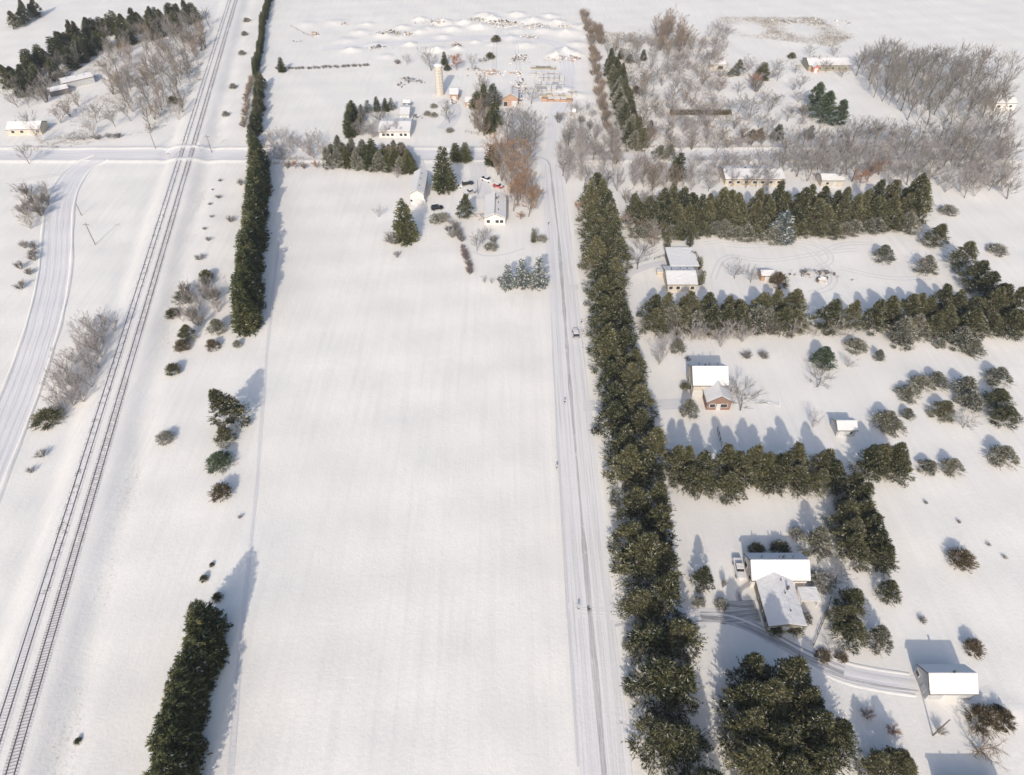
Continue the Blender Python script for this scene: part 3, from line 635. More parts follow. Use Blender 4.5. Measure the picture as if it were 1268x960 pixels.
T('spruce', 610, 192, 9, 7, 'olive spruce at the upper left corner of the brown oak grove')
T('oak', 640, 232, 12, 9, 'brightest orange brown oak in the central grove, right of the red car'); T('rustoak', 644, 268, 3, 3.5, 'small rusty oak at the foot of the central grove')
wood([(620,170),(625,145),(655,140),(665,160),(655,185)], 11, ['bare'], 12, 11, 5, 'large bare tree above the cross road, left of the main road junction', 'bare trees above the junction', seed=29)
T('bare', 658, 117, 10, 11, 'round crowned bare tree between the orange barn and the stacked materials')
wood([(590,100),(603,95),(615,120),(612,150),(592,160),(583,140)], 17, ['tanbare','spruce','bare'], 10, 7, 3.6, {'tanbare':'brown bare tree in the grove left of the orange barn','spruce':'olive evergreen in the grove left of the orange barn','bare':'grey bare tree in the grove left of the orange barn'}, {'tanbare':'brown trees left of the orange barn','spruce':'evergreens left of the orange barn','bare':'grey trees left of the orange barn'}, seed=30)
T('rustoak', 565, 77, 9, 8, 'round orange leaved tree behind the tan silo'); T('spruce', 550, 72, 7, 4, 'olive spruce behind the silo'); T('greenbush', 554, 84, 3, 3.5, 'dark bush right behind the silo'); T('bare', 584, 75, 8, 7, 'purplish bare tree right of the round orange tree'); T('bare', 533, 72, 14, 13, 'large bare tree left of the silo top'); T('bare', 503, 73, 7, 6, 'small bare tree in the far yard right of the dark purple bush'); T('darkshrub', 492, 76, 3, 4.5, 'dark purple bush in the far yard')
T('greenbush', 614, 48, 3.6, 5, 'farther of two dark cone bushes in the far yard'); T('greenbush', 607, 69, 3.2, 4.5, 'nearer of two dark cone bushes in the far yard')
for a, b in [(529,140),(537,131),(537,142),(557,161)]: T('snowbush', a, b, 2, 3.2, 'small grey snowy bush in the yard right of the long pale house', 'small snowy bushes in the yard')
T('bare', 556, 143, 8, 8, 'bare tree in the yard below the small brown roofed barn'); T('tanbare', 552, 132, 5, 6, 'reddish bare bush below the small brown roofed barn')
wood([(690,215),(692,165),(705,150),(765,160),(768,225),(735,225)], 46, ['palebare','palebare','woodbare'], 10, 6, 3.8, 'pale bare tree in the birch thicket at the right of the road junction', 'pale trees right of the junction', seed=31)
T('rustoak', 716, 256, 5, 4, 'small bright orange oak at the upper left edge of the roadside windbreak')
row([(724,10),(732,50),(738,90),(747,130),(756,168),(770,200)], 3.0, ['tanshrub','tanbare','tanshrub','palebare','bare'], 5, 5.5, 'brown bare bush in the long hedge running away beyond the cross road', 'bushes of the long brown hedge', jit=1.1, seed=32)
row([(738,30),(744,50)], 3.0, ['tanshrub'], 5, 6, 'tan bush clump beside the top of the long brown hedge', 'tan bushes at the hedge top', jit=.6, seed=33)
row([(754,72),(764,105),(773,140),(786,178)], 3.6, ['pine','dustpine'], 10, 6.5, 'green pine in the slim row beside the long brown hedge', 'pines beside the brown hedge', jit=.6, seed=34)
row([(762,80),(775,115),(784,145),(793,175)], 4.4, ['pine'], 9, 6.5, 'green pine in the slim row beside the long brown hedge', 'pines beside the brown hedge', jit=.8, seed=35)
row([(780,195),(800,200)], 3.5, ['tanbare'], 8, 5, 'tan bare tree at the near end of the slim pine row', 'tan trees at the slim pine row', seed=36)
# --- upper right plots
wood([(810,25),(850,22),(860,50),(840,58),(812,50)], 16, ['tanbare'], 13, 9, 4, 'tan golden tree in the clump at the far top right of the slim pine row', 'tan trees of the far clump', seed=37)
wood([(745,45),(800,40),(880,50),(905,90),(880,150),(800,150),(790,110),(760,70)], 95, ['bare','palebare','palebare','bare','tanbare'], 8, 8, 4.6, 'bare tree in the overgrown plot right of the slim pine row', 'bare growth of the overgrown plot', seed=38)
for a, b, k, h, w_, l in [(769,66,'spruce',6,4,'dark small spruce at the left of the overgrown plot'),(797,68,'spruce',6,4,'dark small spruce near the centre of the overgrown plot'),(780,72,'dustpine',5,5,'snowy green bush in the overgrown plot'),(787,112,'juniper',4,4,'brown cone bush alone in a snow gap of the overgrown plot'),
    (806,155,'spruce',5,3.5,'small yellow green spruce below the overgrown plot'),(841,205,'spruce',12,7,'dark conical spruce above the left end of the long pine hedge'),(829,188,'dustpine',6,6,'bluish evergreen left of the dark conical spruce'),(816,188,'dustpine',6,6,'bluish evergreen leftmost above the pine hedge'),
    (915,84,'dustpine',8,7,'pale snowy evergreen right of the little wooden hut'),(945,88,'spruce',9,8,'dark evergreen above the large bare trees in the upper right plot'),(905,90,'dustpine',4,4,'small snowy evergreen beside the little wooden hut'),(964,163,'spruce',7,6,'green cone spruce just above the cross road'),(941,165,'dustpine',5,5,'pale young spruce left of the green cone spruce'),(933,166,'dustpine',4,5,'pale young bush left of the green cone spruce'),
    (1003,163,'dustpine',6,4.5,'brown green young spruce among the bare wood above the cross road')]:
    T(k, a, b, h, w_, l)
T('rustoak', 932, 100, 7, 8, 'rusty brown tree below the dark evergreen in the upper right plot')
for a, b, h, w_, l in [(1013,118,13,9,'left one of the three big white pines in the upper right plot'),(1022,132,15,11,'middle and largest of the three big white pines'),(1041,140,12,9,'right one of the three big white pines')]: T('whitepine', a, b, h, w_, l)
for a, b, h, w_ in [(932,132,12,15),(916,130,9,10),(958,125,9,9),(868,140,9,9),(850,150,9,9),(885,140,8,9),(965,90,9,9),(993,100,9,8)]:
    T('bare', a, b, h, w_, 'wide bare tree in the upper right plot above the cross road', 'wide bare trees of the upper right plot')
wood([(1062,75),(1090,60),(1150,62),(1255,80),(1255,130),(1225,145),(1160,150),(1110,130),(1075,100)], 95, ['woodbare','woodbare','bare'], 15, 9.5, 4.6, 'bare tree in the large grey wood at the upper right corner', 'bare trees of the upper right wood', z=6, seed=39)
wood([(965,205),(975,165),(1040,165),(1075,155),(1140,160),(1255,150),(1255,235),(1200,232),(1150,222),(1090,215),(1000,215)], 125, ['woodbare','bare','palebare'], 12, 8.5, 4.4, 'bare tree in the wood along the cross road at the right edge', 'bare trees of the roadside wood', z=5, seed=40)
wood([(860,195),(960,195),(960,232),(870,232)], 26, ['palebare','bare'], 8, 7, 4, 'bare tree around the long ochre house behind the pine hedge', 'bare trees around the ochre house', z=3, seed=41)
wood([(775,205),(860,205),(860,228),(780,228)], 24, ['palebare','tanbare'], 9, 6, 3.6, 'pale bare tree just behind the left end of the long pine hedge', 'bare trees behind the pine hedge', z=3, seed=42)
for a, b in [(1078,212),(1092,208),(1068,222)]: T('rustoak', a, b, 7, 7, 'orange brown oak in the edge of the roadside wood, behind the pine hedge', 'orange oaks behind the pine hedge')
for a, b in [(1008,75),(1045,88),(1025,82),(1005,62),(1035,62)]: T('bare', a, b, 7, 8, 'bare tree around the red ended farmhouse at the upper right', 'bare trees around the red ended farmhouse')
T('greenbush', 981, 69, 3, 4, 'dark bush left of the red ended farmhouse')
wood([(880,25),(905,25),(900,60),(870,75)], 14, ['bare','palebare'], 8, 8, 5, 'bare tree at the far edge of the plot right of the tan clump', 'bare trees right of the tan clump', seed=43)
wood([(905,60),(1000,85),(1010,150),(900,150)], 20, ['bare','palebare','shrub'], 7, 8, 6, 'bare tree in the open plot left of the three big white pines', 'bare trees left of the white pines', z=3, seed=61)
wood([(790,150),(960,150),(960,180),(790,185)], 34, ['bare','palebare','tanbare'], 8, 8, 4.6, 'bare tree just beyond the cross road, right of the slim pine row', 'bare trees beyond the cross road', z=3, seed=62)
wood([(690,150),(700,120),(745,120),(760,160)], 10, ['palebare','shrub'], 6, 5, 4, 'pale bare bush at the left foot of the long brown hedge', 'bushes at the foot of the brown hedge', z=3, seed=63)
wood([(440,165),(440,140),(475,135),(500,170)], 7, ['palebare','bare'], 7, 8, 5, 'bare garden tree around the long pale house', 'garden trees of the long pale house', z=3, seed=64)
# --- long hedge of pines C
hl = 'olive pine in the thick hedge below the roadside wood, highest on the right'
row([(775,262),(850,258),(950,260),(1050,258),(1150,250)], 4.0, ['pine'], 14, 9, hl, 'pines of the upper right hedge', jit=.8, off=-3.5, seed=44)
row([(775,262),(850,262),(950,264),(1050,260),(1130,256)], 4.2, ['pine'], 12.5, 9, hl, 'pines of the upper right hedge', jit=.8, off=1.5, seed=45)
row([(780,285),(850,284),(950,286),(1050,282),(1125,275)], 3.6, ['pine','dustpine'], 6, 7, 'low olive pine along the sunny front of the upper right hedge', 'low pines before the upper right hedge', jit=.8, seed=144)
T('snowspruce', 970, 279, 12, 10, 'silvery green spruce standing in front of the upper right pine hedge')
T('pine', 1137, 243, 15, 12, 'tall broad pine ending the upper right hedge'); T('dustpine', 1128, 275, 8, 8, 'paler pine in front of the hedge end')
for i, (a, b, k) in enumerate([(716+60,300,'x')]): pass
wood([(775,285),(775,240),(815,250),(815,300)], 14, ['tanbare','palebare'], 8, 6, 2.6, 'pale tan bare tree in front of the left end of the upper right hedge', 'tan trees at the hedge end', z=3, seed=46)
for a, b, l in [(775,272,'small orange oak beside the windbreak in front of the hedge'),(841,270,'orange oak behind the flat roofed house, left one'),(857,265,'orange oak behind the flat roofed house, right one')]: T('rustoak', a, b, 5, 4.5, l)
for a, b, h, w_, l in [(1161,290,8.5,9,'dark pine just below the hedge end, first of the diagonal line'),(1195,317,10.5,10,'second pine of the diagonal line below the hedge end'),(1210,338,10.5,10,'third pine of the diagonal line below the hedge end'),(1225,354,10.5,10.5,'fourth pine of the diagonal line below the hedge end'),(1240,368,9,9,'last pine of the diagonal line, near the right edge')]: T('pine', a, b, h, w_, l)
T('dustpine', 1096, 314, 5.5, 7.5, 'round snow dusted pine alone in the upper right clearing')
T('dustpine', 1148, 328, 6, 7.5, 'snow dusted pine with pale bare stems in the upper right clearing'); T('palebare', 1146, 326, 7.5, 7, 'pale bare tree growing through the snow dusted pine')
T('snowbush', 1176, 260, 3, 6, 'snowy low bush right of the tall broad pine'); T('snowbush', 1236, 309, 3, 6, 'snowy bush in open snow near the right edge')
T('bare', 792, 315, 13, 11, 'bare tree left of the flat roofed house'); T('bare', 912, 335, 7, 8, 'bare tree between the flat roofed house and the little shed'); T('bare', 932, 342, 6, 7, 'bare tree left of the little shed')
T('juniper', 966, 347, 5, 5.5, 'brown evergreen bush right of the little shed')
for a, b, h, l in [(827,298,7,'columnar evergreen behind the flat roofed house, left one'),(855,297,6,'columnar evergreen behind the flat roofed house, right one'),(866,326,5,'upper columnar evergreen right of the flat roofed house'),(869,344,6,'lower columnar evergreen right of the flat roofed house'),(846,290,6,'dark columnar evergreen in the gap behind the flat roofed house'),(858,318,4,'short columnar evergreen at the right wall of the flat roofed house')]: T('column', a, b, h, 2.0, l)
# --- hedge B
hb = 'olive pine in the middle hedge between the two right hand clearings'
row([(795,386),(860,384),(920,382),(982,382)], 3.3, ['pine'], 10.5, 8.5, hb, 'pines of the middle hedge', jit=.7, off=-2, seed=47)
row([(798,392),(880,390),(985,390)], 3.4, ['pine','pine','dustpine'], 9, 8.2, hb, 'pines of the middle hedge', jit=.7, off=2.2, seed=48)
row([(1000,394),(1030,400),(1060,398),(1090,396),(1130,386),(1190,382),(1265,380)], 3.4, ['pine'], 10.5, 8.5, 'olive pine in the right half of the middle hedge', 'pines of the middle hedge, right half', jit=.8, off=-2, seed=49)
row([(1090,402),(1130,394),(1190,392),(1265,390)], 3.6, ['pine','dustpine'], 9, 8.5, 'olive pine in the right half of the middle hedge', 'pines of the middle hedge, right half', jit=.8, off=3, seed=50)
row([(800,402),(900,402),(985,402)], 3.6, ['palebare','shrub'], 5.5, 6, 'pale bare bush along the near side of the middle hedge', 'bare bushes along the middle hedge', jit=1, seed=51)
for a, b in [(818,440),(823,425),(838,418),(862,408),(895,418),(905,408),(922,412),(985,405),(1035,402)]: T('palebare', a, b, 8, 6.5, 'thin bare tree in the snow just below the middle hedge', 'thin bare trees below the middle hedge')
for a, b in [(925,440),(946,440)]: T('shrub', a, b, 2.5, 4.5, 'grey bare shrub in open snow right of the big brown gabled house', 'shrubs right of the brown gabled house')
T('dustpine', 841, 428, 5, 4.6, 'snowy cone evergreen behind the left corner of the brown gabled house')
for a, b, h, w_, l in [(1117,418,6,7,'snowy pine below the middle hedge, left one'),(1190,418,7,8,'snowy pine below the middle hedge, centre right'),(1207,430,5,6.5,'pale snowy pine below the middle hedge, right one'),(1143,412,4.5,6,'snowy low pine hugging the middle hedge'),(1165,425,3.5,3.5,'small very snowy pine below the middle hedge'),(1062,427,4,6.5,'snowy pine beside the bright green pine'),(1090,440,3.5,3.4,'little snow dusted cone tree alone below the middle hedge')]: T('dustpine', a, b, h, w_, l)
T('whitepine', 1022, 442, 6.5, 7.0, 'bright green round pine standing alone below the middle hedge')
T('bare', 1016, 470, 6, 9, 'wide bare tree below the bright green pine'); T('palebare', 1052, 448, 4, 6, 'bare shrub right of the bright green pine'); T('palebare', 1010, 520, 6, 5, 'bare tree left of the small white roofed shed'); T('bare', 1198, 522, 5.5, 8, 'bare tree in the cluster of snowy evergreens near the right edge')
for a, b, h, w_, l in [(1125,486,3.5,6.5,'low snowy bush, leftmost of the cluster near the right edge'),(1141,474,3.8,6.5,'snowy bush second from left in the cluster near the right edge'),(1160,470,3.8,6.5,'snowy bush third from left in the cluster near the right edge'),(1197,476,6,7,'tall snowy pine in the cluster near the right edge'),(1202,495,5,7,'snowy pine just below the tall snowy one near the right edge'),(1237,465,5,7,'snowy evergreen at the right edge above the dark pines'),(1125,512,2.6,3.8,'little round snowy bush right of the pair of dark snowy pines')]: T('dustpine', a, b, h, w_, l)
for a, b, h, w_, l in [(1168,508,4.5,7,'dark bush at the lower left of the cluster near the right edge'),(1238,492,6,8,'dark pine at the right edge, upper one'),(1245,512,6,8,'dark pine at the right edge, lower one'),(1250,400,9,8,'dark pine at the right edge below the middle hedge end')]: T('pine', a, b, h, w_, l)
for a, b, h, w_, l in [(1096,518,5,6.5,'snowy pine, left one of the pair right of the small shed'),(1108,526,4.5,6,'snowy pine, right one of the pair right of the small shed'),(1150,576,3.6,4.8,'round snowy bush casting a shadow, left one of two in open snow'),(1180,577,4,5.4,'round snowy bush casting a shadow, right one of two in open snow'),(1243,563,5,7,'snowy evergreen cut by the right edge'),(855,505,6,4.8,'snow laden cone evergreen left of the brown gabled house')]: T('dustpine', a, b, h, w_, l)
T('bare', 922, 492, 11, 11, 'bare tree at the right corner of the brown gabled house')
# --- row A and spine
ra = 'broad olive pine in the lower right hedge above the white roofed farmhouse'
for i, (a, b, h, w_) in enumerate([(838,570,12,7),(852,590,9,6.5),(848,572,12,7),(868,580,12,8),(872,596,9,7),(900,574,12.5,8),(904,600,9,7.5),(915,580,11,8),(930,572,12,8),(944,580,12,8),(958,592,9,7.5),(965,575,11,7.5),(985,572,12,8),(990,592,9,7.5),(1018,575,12,8),(1010,592,9,7),(1034,588,10,7)]):
    T('pine', a, b, h, w_, ra, 'pines of the lower right hedge')
for a, b, h, w_ in [(1078,572,10,8),(1092,568,10,8),(1108,568,11,8),(1115,575,9,7)]: T('pine', a, b, h, w_, 'olive pine in the short clump at the right end of the lower right hedge', 'pines at the right end of the hedge')
for a, b, h, w_ in [(1055,600,9,7),(1062,618,10,8),(1070,636,10,8),(1048,640,10,8),(1075,655,10,8),(1055,662,10,8),(1085,672,10,7.5),(1095,690,9,6.5),(1062,680,9,7)]: T('pine', a, b, h, w_, 'dark pine in the leaning line right of the white roofed farmhouse', 'pines of the leaning line')
T('dustpine', 1013, 672, 8, 7, 'snow flecked pine at the back right corner of the white roofed farmhouse')
for a, b, h, w_, l in [(1056,742,8.5,6.5,'upper dark pine right of the farmhouse terrace'),(1046,762,8,6,'middle dark pine right of the farmhouse terrace'),(1055,780,7.5,7,'lower dark pine right of the farmhouse terrace'),(1103,731,6,5,'green pine in open snow right of the leaning line'),(871,714,8,4.8,'small pine with a long pointed shadow left of the white roofed farmhouse')]: T('pine', a, b, h, w_, l)
T('dustpine', 1091, 790, 6, 5.2, 'pale dusted round pine right of the lower dark pine')
T('bare', 1040, 712, 6, 7, 'bare tree right of the farmhouse between pines'); T('bare', 1030, 800, 3.5, 5, 'low bare brown hedge plant beside the footpath below the farmhouse')
T('juniper', 1192, 692, 3.6, 5.4, 'brown juniper with a pointed shadow in open snow near the right edge'); T('juniper', 1208, 802, 2.8, 3.6, 'small brown green juniper above the grey garage')
T('juniper', 1221, 892, 3.6, 5.4, 'olive juniper below the grey garage'); T('juniper', 1243, 890, 3, 4, 'olive juniper at the right edge beside the larger one'); T('greenbush', 1235, 880, 1.6, 2.2, 'small dark bush between the two junipers below the garage')
T('rustoak', 1105, 903, 2.2, 2.8, 'small rusty red shrub in the snow below the driveway'); T('darkshrub', 1075, 884, 2.4, 3.4, 'dark bare shrub in the shade below the driveway')
T('shrub', 1166, 905, 2.5, 2.2, 'tiny bare shrub below the grey garage'); T('shrub', 1143, 768, 1.4, 2.4, 'faint weed tuft in the snow above the grey garage')
for a, b in [(1188,646),(1225,674),(1245,690),(1147,622)]: T('shrub', a, b, 1.0, 1.3, 'tiny weed tuft in the open snow at the right', 'weed tufts at the right')
T('juniper', 1020, 812, 1.2, 3, 'low brown bush beside the shaded drive, left one'); T('juniper', 1042, 813, 1.2, 2.4, 'low brown bush beside the shaded drive, right one')
for a, b, h, w_ in [(928,866,15,9.5),(938,838,14.5,9),(978,846,16,10),(958,880,15,10),(996,872,14,8.5),(1003,905,15,9.5),(1034,915,13.5,9),(965,918,15,10),(924,905,14,8.5),(1012,945,14,9),(935,945,14,9),(975,960,14,9)]:
    T('pine', a, b, h, w_, 'large dark pine in the grove at the bottom right, beside the shaded drive', 'pines of the bottom grove')
for a, b in [(1085,948),(1105,945),(1120,952)]: T('pine', a, b, 8, 6, 'dark pine cut by the bottom edge right of the grove', 'pines at the bottom edge')
T('tanbare', 1220, 925, 4, 7, 'pale bare shrub spread below the olive juniper at the lower right')
T('greenbush', 938, 680, 2.4, 3.2, 'left one of the two clipped round bushes behind the farmhouse'); T('greenbush', 967, 679, 2.6, 3.8, 'right one of the two clipped round bushes behind the farmhouse')
T('greenbush', 961, 779, 2.4, 2.8, 'left one of the two dark bushes at the farmhouse front'); T('greenbush', 985, 777, 2.4, 3.2, 'right one of the two dark bushes at the farmhouse front'); T('snowbush', 999, 766, 2.2, 2.2, 'snowy slim bush at the front right corner of the farmhouse')
T('snowbush', 866, 745, 1.8, 2.4, 'snow covered little bush beside the drive left of the farmhouse, left one'); T('snowbush', 894, 747, 1.8, 2.6, 'snow covered little bush beside the drive left of the farmhouse, right one')
T('shrub', 897, 722, 3.5, 1.6, 'thin bare sapling left of the farmhouse cars'); T('shrub', 852, 445, 1.5, 2, 'tiny bare shrub behind the brown gabled house')
T('greenbush', 848, 478, 2, 2.2, 'dark snowy bush against the left wall of the brown gabled house'); T('snowbush', 1019, 720, 2, 5, 'snowy tangle of shrubs on the farmhouse terrace'); T('snowbush', 987, 660, 2.2, 3, 'snowy bush behind the back right corner of the farmhouse')
row([(762,600),(768,640),(772,690),(775,760),(785,860)], 9, ['snowbush'], 1.8, 2.4, 'low snowy bush at the road side foot of the windbreak', 'low bushes along the windbreak', jit=.4, seed=52)
# ---------------------------------------------------------------- buildings
def wallmat(name, c, am=.12): return mat(name, c, .8, noise=(1.5, am))
W = dict(tan=wallmat('tan_siding', (.50,.45,.38)), white=wallmat('white_siding', (.72,.71,.69)), pinkish=wallmat('cream_siding', (.70,.64,.58)), grey=wallmat('grey_siding', (.42,.42,.42)),
         dark=wallmat('dark_siding', (.16,.15,.15)), brick=wallmat('red_brown_siding', (.25,.155,.12)), orange=wallmat('orange_siding', (.42,.27,.19)), ochre=wallmat('ochre_siding', (.52,.45,.35)), red=wallmat('red_siding', (.42,.17,.14)),
         olive=wallmat('olive_siding', (.30,.27,.20)))
M['glass'] = mat('window_glass', (.03,.035,.045), .15, spec=.6); M['trim'] = mat('white_trim', (.74,.74,.73), .6); M['doorm'] = mat('door_paint', (.55,.54,.52), .6)
M['shingle'] = mat('dark_shingle', (.10,.095,.09), .9, noise=(4, .3))
M['roofgrey'] = mat('bare_grey_roof', (.48,.48,.48), .7, noise=(2, .06))
cat_vent = [True]
def gable(root, cx, cy, w_, d, eave, ridge, axis, wm, wp='wall', ov=.5, flat=False, snow=True, z0=0, zb=-.4, nm='roof'):
    """gabled block in the root's own axes; axis is the direction of the ridge"""
    x0, x1, y0, y1 = cx-w_/2, cx+w_/2, cy-d/2, cy+d/2
    mb = MB()
    if axis == 'x': mb.prism([(y0, zb), (y1, zb), (y1, eave), (cy, ridge), (y0, eave)], 'x', x0, x1)
    else: mb.prism([(x0, zb), (x1, zb), (x1, eave), (cx, ridge), (x0, eave)], 'y', y0, y1)
    wall = mb.build(wp, wm, root)
    half = (d if axis == 'x' else w_)/2; sl = (ridge-eave)/half
    def slab(o, t0, t1, o2):
        c = cy if axis == 'x' else cx; e = half+o
        pl = [(c-e, ridge-sl*e+t0), (c, ridge+t0), (c+e, ridge-sl*e+t0), (c+e, ridge-sl*e+t1), (c, ridge+t1), (c-e, ridge-sl*e+t1)]
        m = MB()
        if axis == 'x': m.prism(pl, 'x', x0-o2, x1+o2)
        else: m.prism(pl, 'y', y0-o2, y1+o2)
        return m
    rf = slab(ov, .02, .16, ov).build(nm, M['shingle'], root)
    if w_*d > 60 and cat_vent[0]:
        for q in (-.3, .02, .27):
            vx, vy = (cx+q*w_, cy+d*.16) if axis == 'x' else (cx+w_*.16, cy+q*d)
            MB().tube((vx, vy, eave), (vx, vy, ridge+.55), .13, n=8).build('vent_pipe', M['shingle'], rf)
    if snow: slab(ov-.06, .163, .42, ov-.06).build('snow_cover', M['snow'], rf, bevel=.09)
    return rf
def window(root, x, y, z, w_, h, face, door=False):
    """face: 'f' looks to -Y, 'b' +Y, 'l' -X, 'r' +X"""
    n = 'door' if door else 'window'
    ax = face in 'fb'; s = -1 if face in 'fl' else 1
    def bx(a, b, c, d, t0, t1):
        lo, hi = sorted((s*t0, s*t1))
        return MB().box(x+a, x+b, y+lo, y+hi, z+c, z+d) if ax else MB().box(x+lo, x+hi, y+a, y+b, z+c, z+d)
    f = bx(-w_/2-.1, w_/2+.1, -.1 if not door else 0, h+.1, -.02, .06).build(n, M['trim'], root)
    bx(-w_/2, w_/2, 0, h, .062, .09).build('panel' if door else 'pane', M['doorm'] if door else M['glass'], f)
def chimney(root, x, y, z0, z1, s=.5): MB().box(x-s/2, x+s/2, y-s/2, y+s/2, z0, z1).build('chimney', M['shingle'], root)
def bpos(a, b, z=0): x, y = at(a, b, z); return x, y
def from_eaves(a0, b0, a1, b1, z):
    """left-front and right-back eave corners seen at height z -> centre and size"""
    xl, yf = at(a0, b0, z); xr, yb = at(a1, b1, z)
    return (xl+xr)/2, (yf+yb)/2, xr-xl, yb-yf
def base(name, x, y, rz, label, cat, g=None): return empty(name, (x, y, hz(x, y)), rz, label, cat, g)
# farmhouse lower right (T plan)
cx, cy, w_, d = from_eaves(930, 719, 993, 685, 3.4)
w_ = at(1002, 716, 3.4)[0]-at(930, 719, 3.4)[0]-.8
hb_ = base('farmhouse', cx, cy, 0, 'white roofed T shaped farmhouse between the grove and the lower right hedge', 'house')
gable(hb_, 0, 0, w_, d-.8, 3.4, 5.7, 'x', W['pinkish'])
xl, yf = at(951, 774, 3.2); xr, _ = at(998, 773, 3.2); yb = cy-1
gable(hb_, (xl+xr)/2-cx, (yf+yb)/2-cy, xr-xl-.8, yb-yf, 3.2, 4.1, 'y', W['olive'], 'wing_wall', nm='wing_roof')
chimney(hb_, (xl+xr)/2-cx+2, -6, 4, 5.2, .4); chimney(hb_, w_*.1, 1.0, 4.6, 6.2, .4)
for k in range(3): window(hb_, (xl+xr)/2-cx-2.6+2.6*k, yf-cy, 1.0, 1.3, 1.2, 'f', door=(k == 1))
for k in range(3): window(hb_, xl-cx+.4, (yf-cy)+2+3*k, 1.0, 1.3, 1.2, 'l')
for k in range(2): window(hb_, -w_/2, -2+3.5*k, 1.1, 1.2, 1.2, 'l')
window(hb_, -w_/2+1.2, -(d-.8)/2, 0, 1, 2.1, 'f', True)
# terrace roof on the right of the wing
mb = MB().box(0, 4.2, 0, 3.4, 2.3, 2.5); mb.build('terrace_roof', M['snow'], hb_, (xr-cx+1.0, -(d/2)-4.4, 0))
for q in ((1.2, -4.2), (5.0, -4.2), (5.0, -1.2)): MB().box(-.08, .08, -.08, .08, -.2, 2.3).build('terrace_post', M['trim'], hb_, (xr-cx+q[0], -(d/2)+q[1], 0))
# fence round the farmhouse lawn
def fence(name, pts, h, label, step=2.4, m=None, rails=2):
    P = resample([at(a, b) for a, b in pts], step); x0, y0 = P[0]
    r = empty(name, (x0, y0, hz(x0, y0)), 0, label, 'fence'); m = m or M['shingle']; z0 = hz(x0, y0)
    for p in P: MB().box(-.06, .06, -.06, .06, -.3, h).build('post', m, r, (p[0]-x0, p[1]-y0, hz(*p)-z0))
    for j in range(rails):
        mb = MB(); z = h*(.9-.4*j)
        for a, b in zip(P[:-1], P[1:]): mb.tube((a[0]-x0, a[1]-y0, z+hz(*a)-z0), (b[0]-x0, b[1]-y0, z+hz(*b)-z0), .04, n=4)
        mb.build('rail', m, r)
fence('garden_fence', [(1028,742),(1022,762),(1007,800)], 1.0, 'dark low fence curving down from the farmhouse terrace')
# picnic table / stacked firewood right of the wing
def crates(name, a, b, rz, n, label, cat, m1, m2, l=1.9, wd=.6):
    x, y = at(a, b); r = base(name, x, y, rz, label, cat)
    for k in range(n): MB().tube((-l/2+k*l/(n-1), -wd/2, .35), (-l/2+k*l/(n-1), wd/2, .35), .16, n=8).build('log', m1, r)
    MB().box(-l/2-.1, l/2+.1, -wd/2, wd/2, -.1, .18).build('base', m2, r)
    return r
crates('firewood_rack', 1011, 717, -.3, 7, 'row of dark logs on a rack right of the farmhouse roof', 'firewood rack', M['dbark'], M['shingle'], 2.6, 1.0)
# garage bottom right
cx, cy, w_, d = from_eaves(1148, 860, 1198, 822, 3.0); w_ = at(1209.8, 861, 3.0)[0]-at(1148, 860, 3.0)[0]
g = base('garage', cx, cy, 0, 'grey garage with snowy gable roof, partly swept clear at one end, at the bottom right', 'garage')
rf = gable(g, 0, 0, w_-.6, d-.6, 2.9, 5.2, 'x', W['grey'], ov=.3)
sl = (5.2-2.9)/((d-.6)/2)
window(g, -(w_-.6)/2, -1.2, .1, 1.0, 2.1, 'l', True); window(g, -(w_-.6)/2, 1.8, 1.1, 1.2, .9, 'l'); window(g, 0, -(d-.6)/2, .05, 2.8, 2.3, 'f', True)
chimney(g, .3, .2, 5.0, 6.1, .35)
# mostly hidden building south-east: only its flat snow roof shows
# brown gabled house
cx, cy, w_, d = from_eaves(858, 475, 894, 457, 4.4); w_ = at(899, 476, 4.4)[0]-at(858, 475, 4.4)[0]
hs = base('gabled_house', cx, cy, 0, 'snow roofed house with a red brown gable wing, between middle and lower hedges', 'house')
gable(hs, 0, 0, w_, d+2, 4.9, 7.8, 'x', W['tan'])
xl, yf = at(875.5, 497, 3.4); xr, _ = at(908, 497, 3.4); yb = cy-2
gable(hs, (xl+xr)/2-cx, (yf+yb)/2-cy, xr-xl-.6, yb-yf, 3.2, 5.4, 'y', W['brick'], 'wing_wall', nm='wing_roof')
window(hs, (xl+xr)/2-cx-1.8, yf-cy, 1.0, 1.5, 1.2, 'f'); window(hs, (xl+xr)/2-cx+1.4, yf-cy, 1.0, 1.8, 1.2, 'f'); window(hs, (xl+xr)/2-cx, yf-cy, 0, .95, 2.1, 'f', True)
for k in range(2): window(hs, -w_/2, -2+3.4*k, 1.2, 1.2, 1.2, 'l')
window(hs, -w_/2+1.6, -(d+2)/2, .1, 2.4, 2.2, 'f', True)
chimney(hs, -1, 1.2, 5.6, 7.8, .5)
MB().box(w_/2, w_/2+2.6, -2.2, 2.4, 2.3, 2.5).build('porch_roof', M['snow'], hs); 
for q in ((w_/2+2.4, -2.1), (w_/2+2.4, 2.2)): MB().box(-.1, .1, -.1, .1, -.2, 2.3).build('porch_post', W['brick'], hs, (q[0], q[1], 0))
fence('board_fence', [(888,533),(893,553)], 1.6, 'dark board fence below the brown gabled house in tree shade', 1.6, rails=3)
fence('wire_fence', [(922,497),(965,503)], .9, 'pale thin fence running right from the brown gabled house', 3, W['white'])
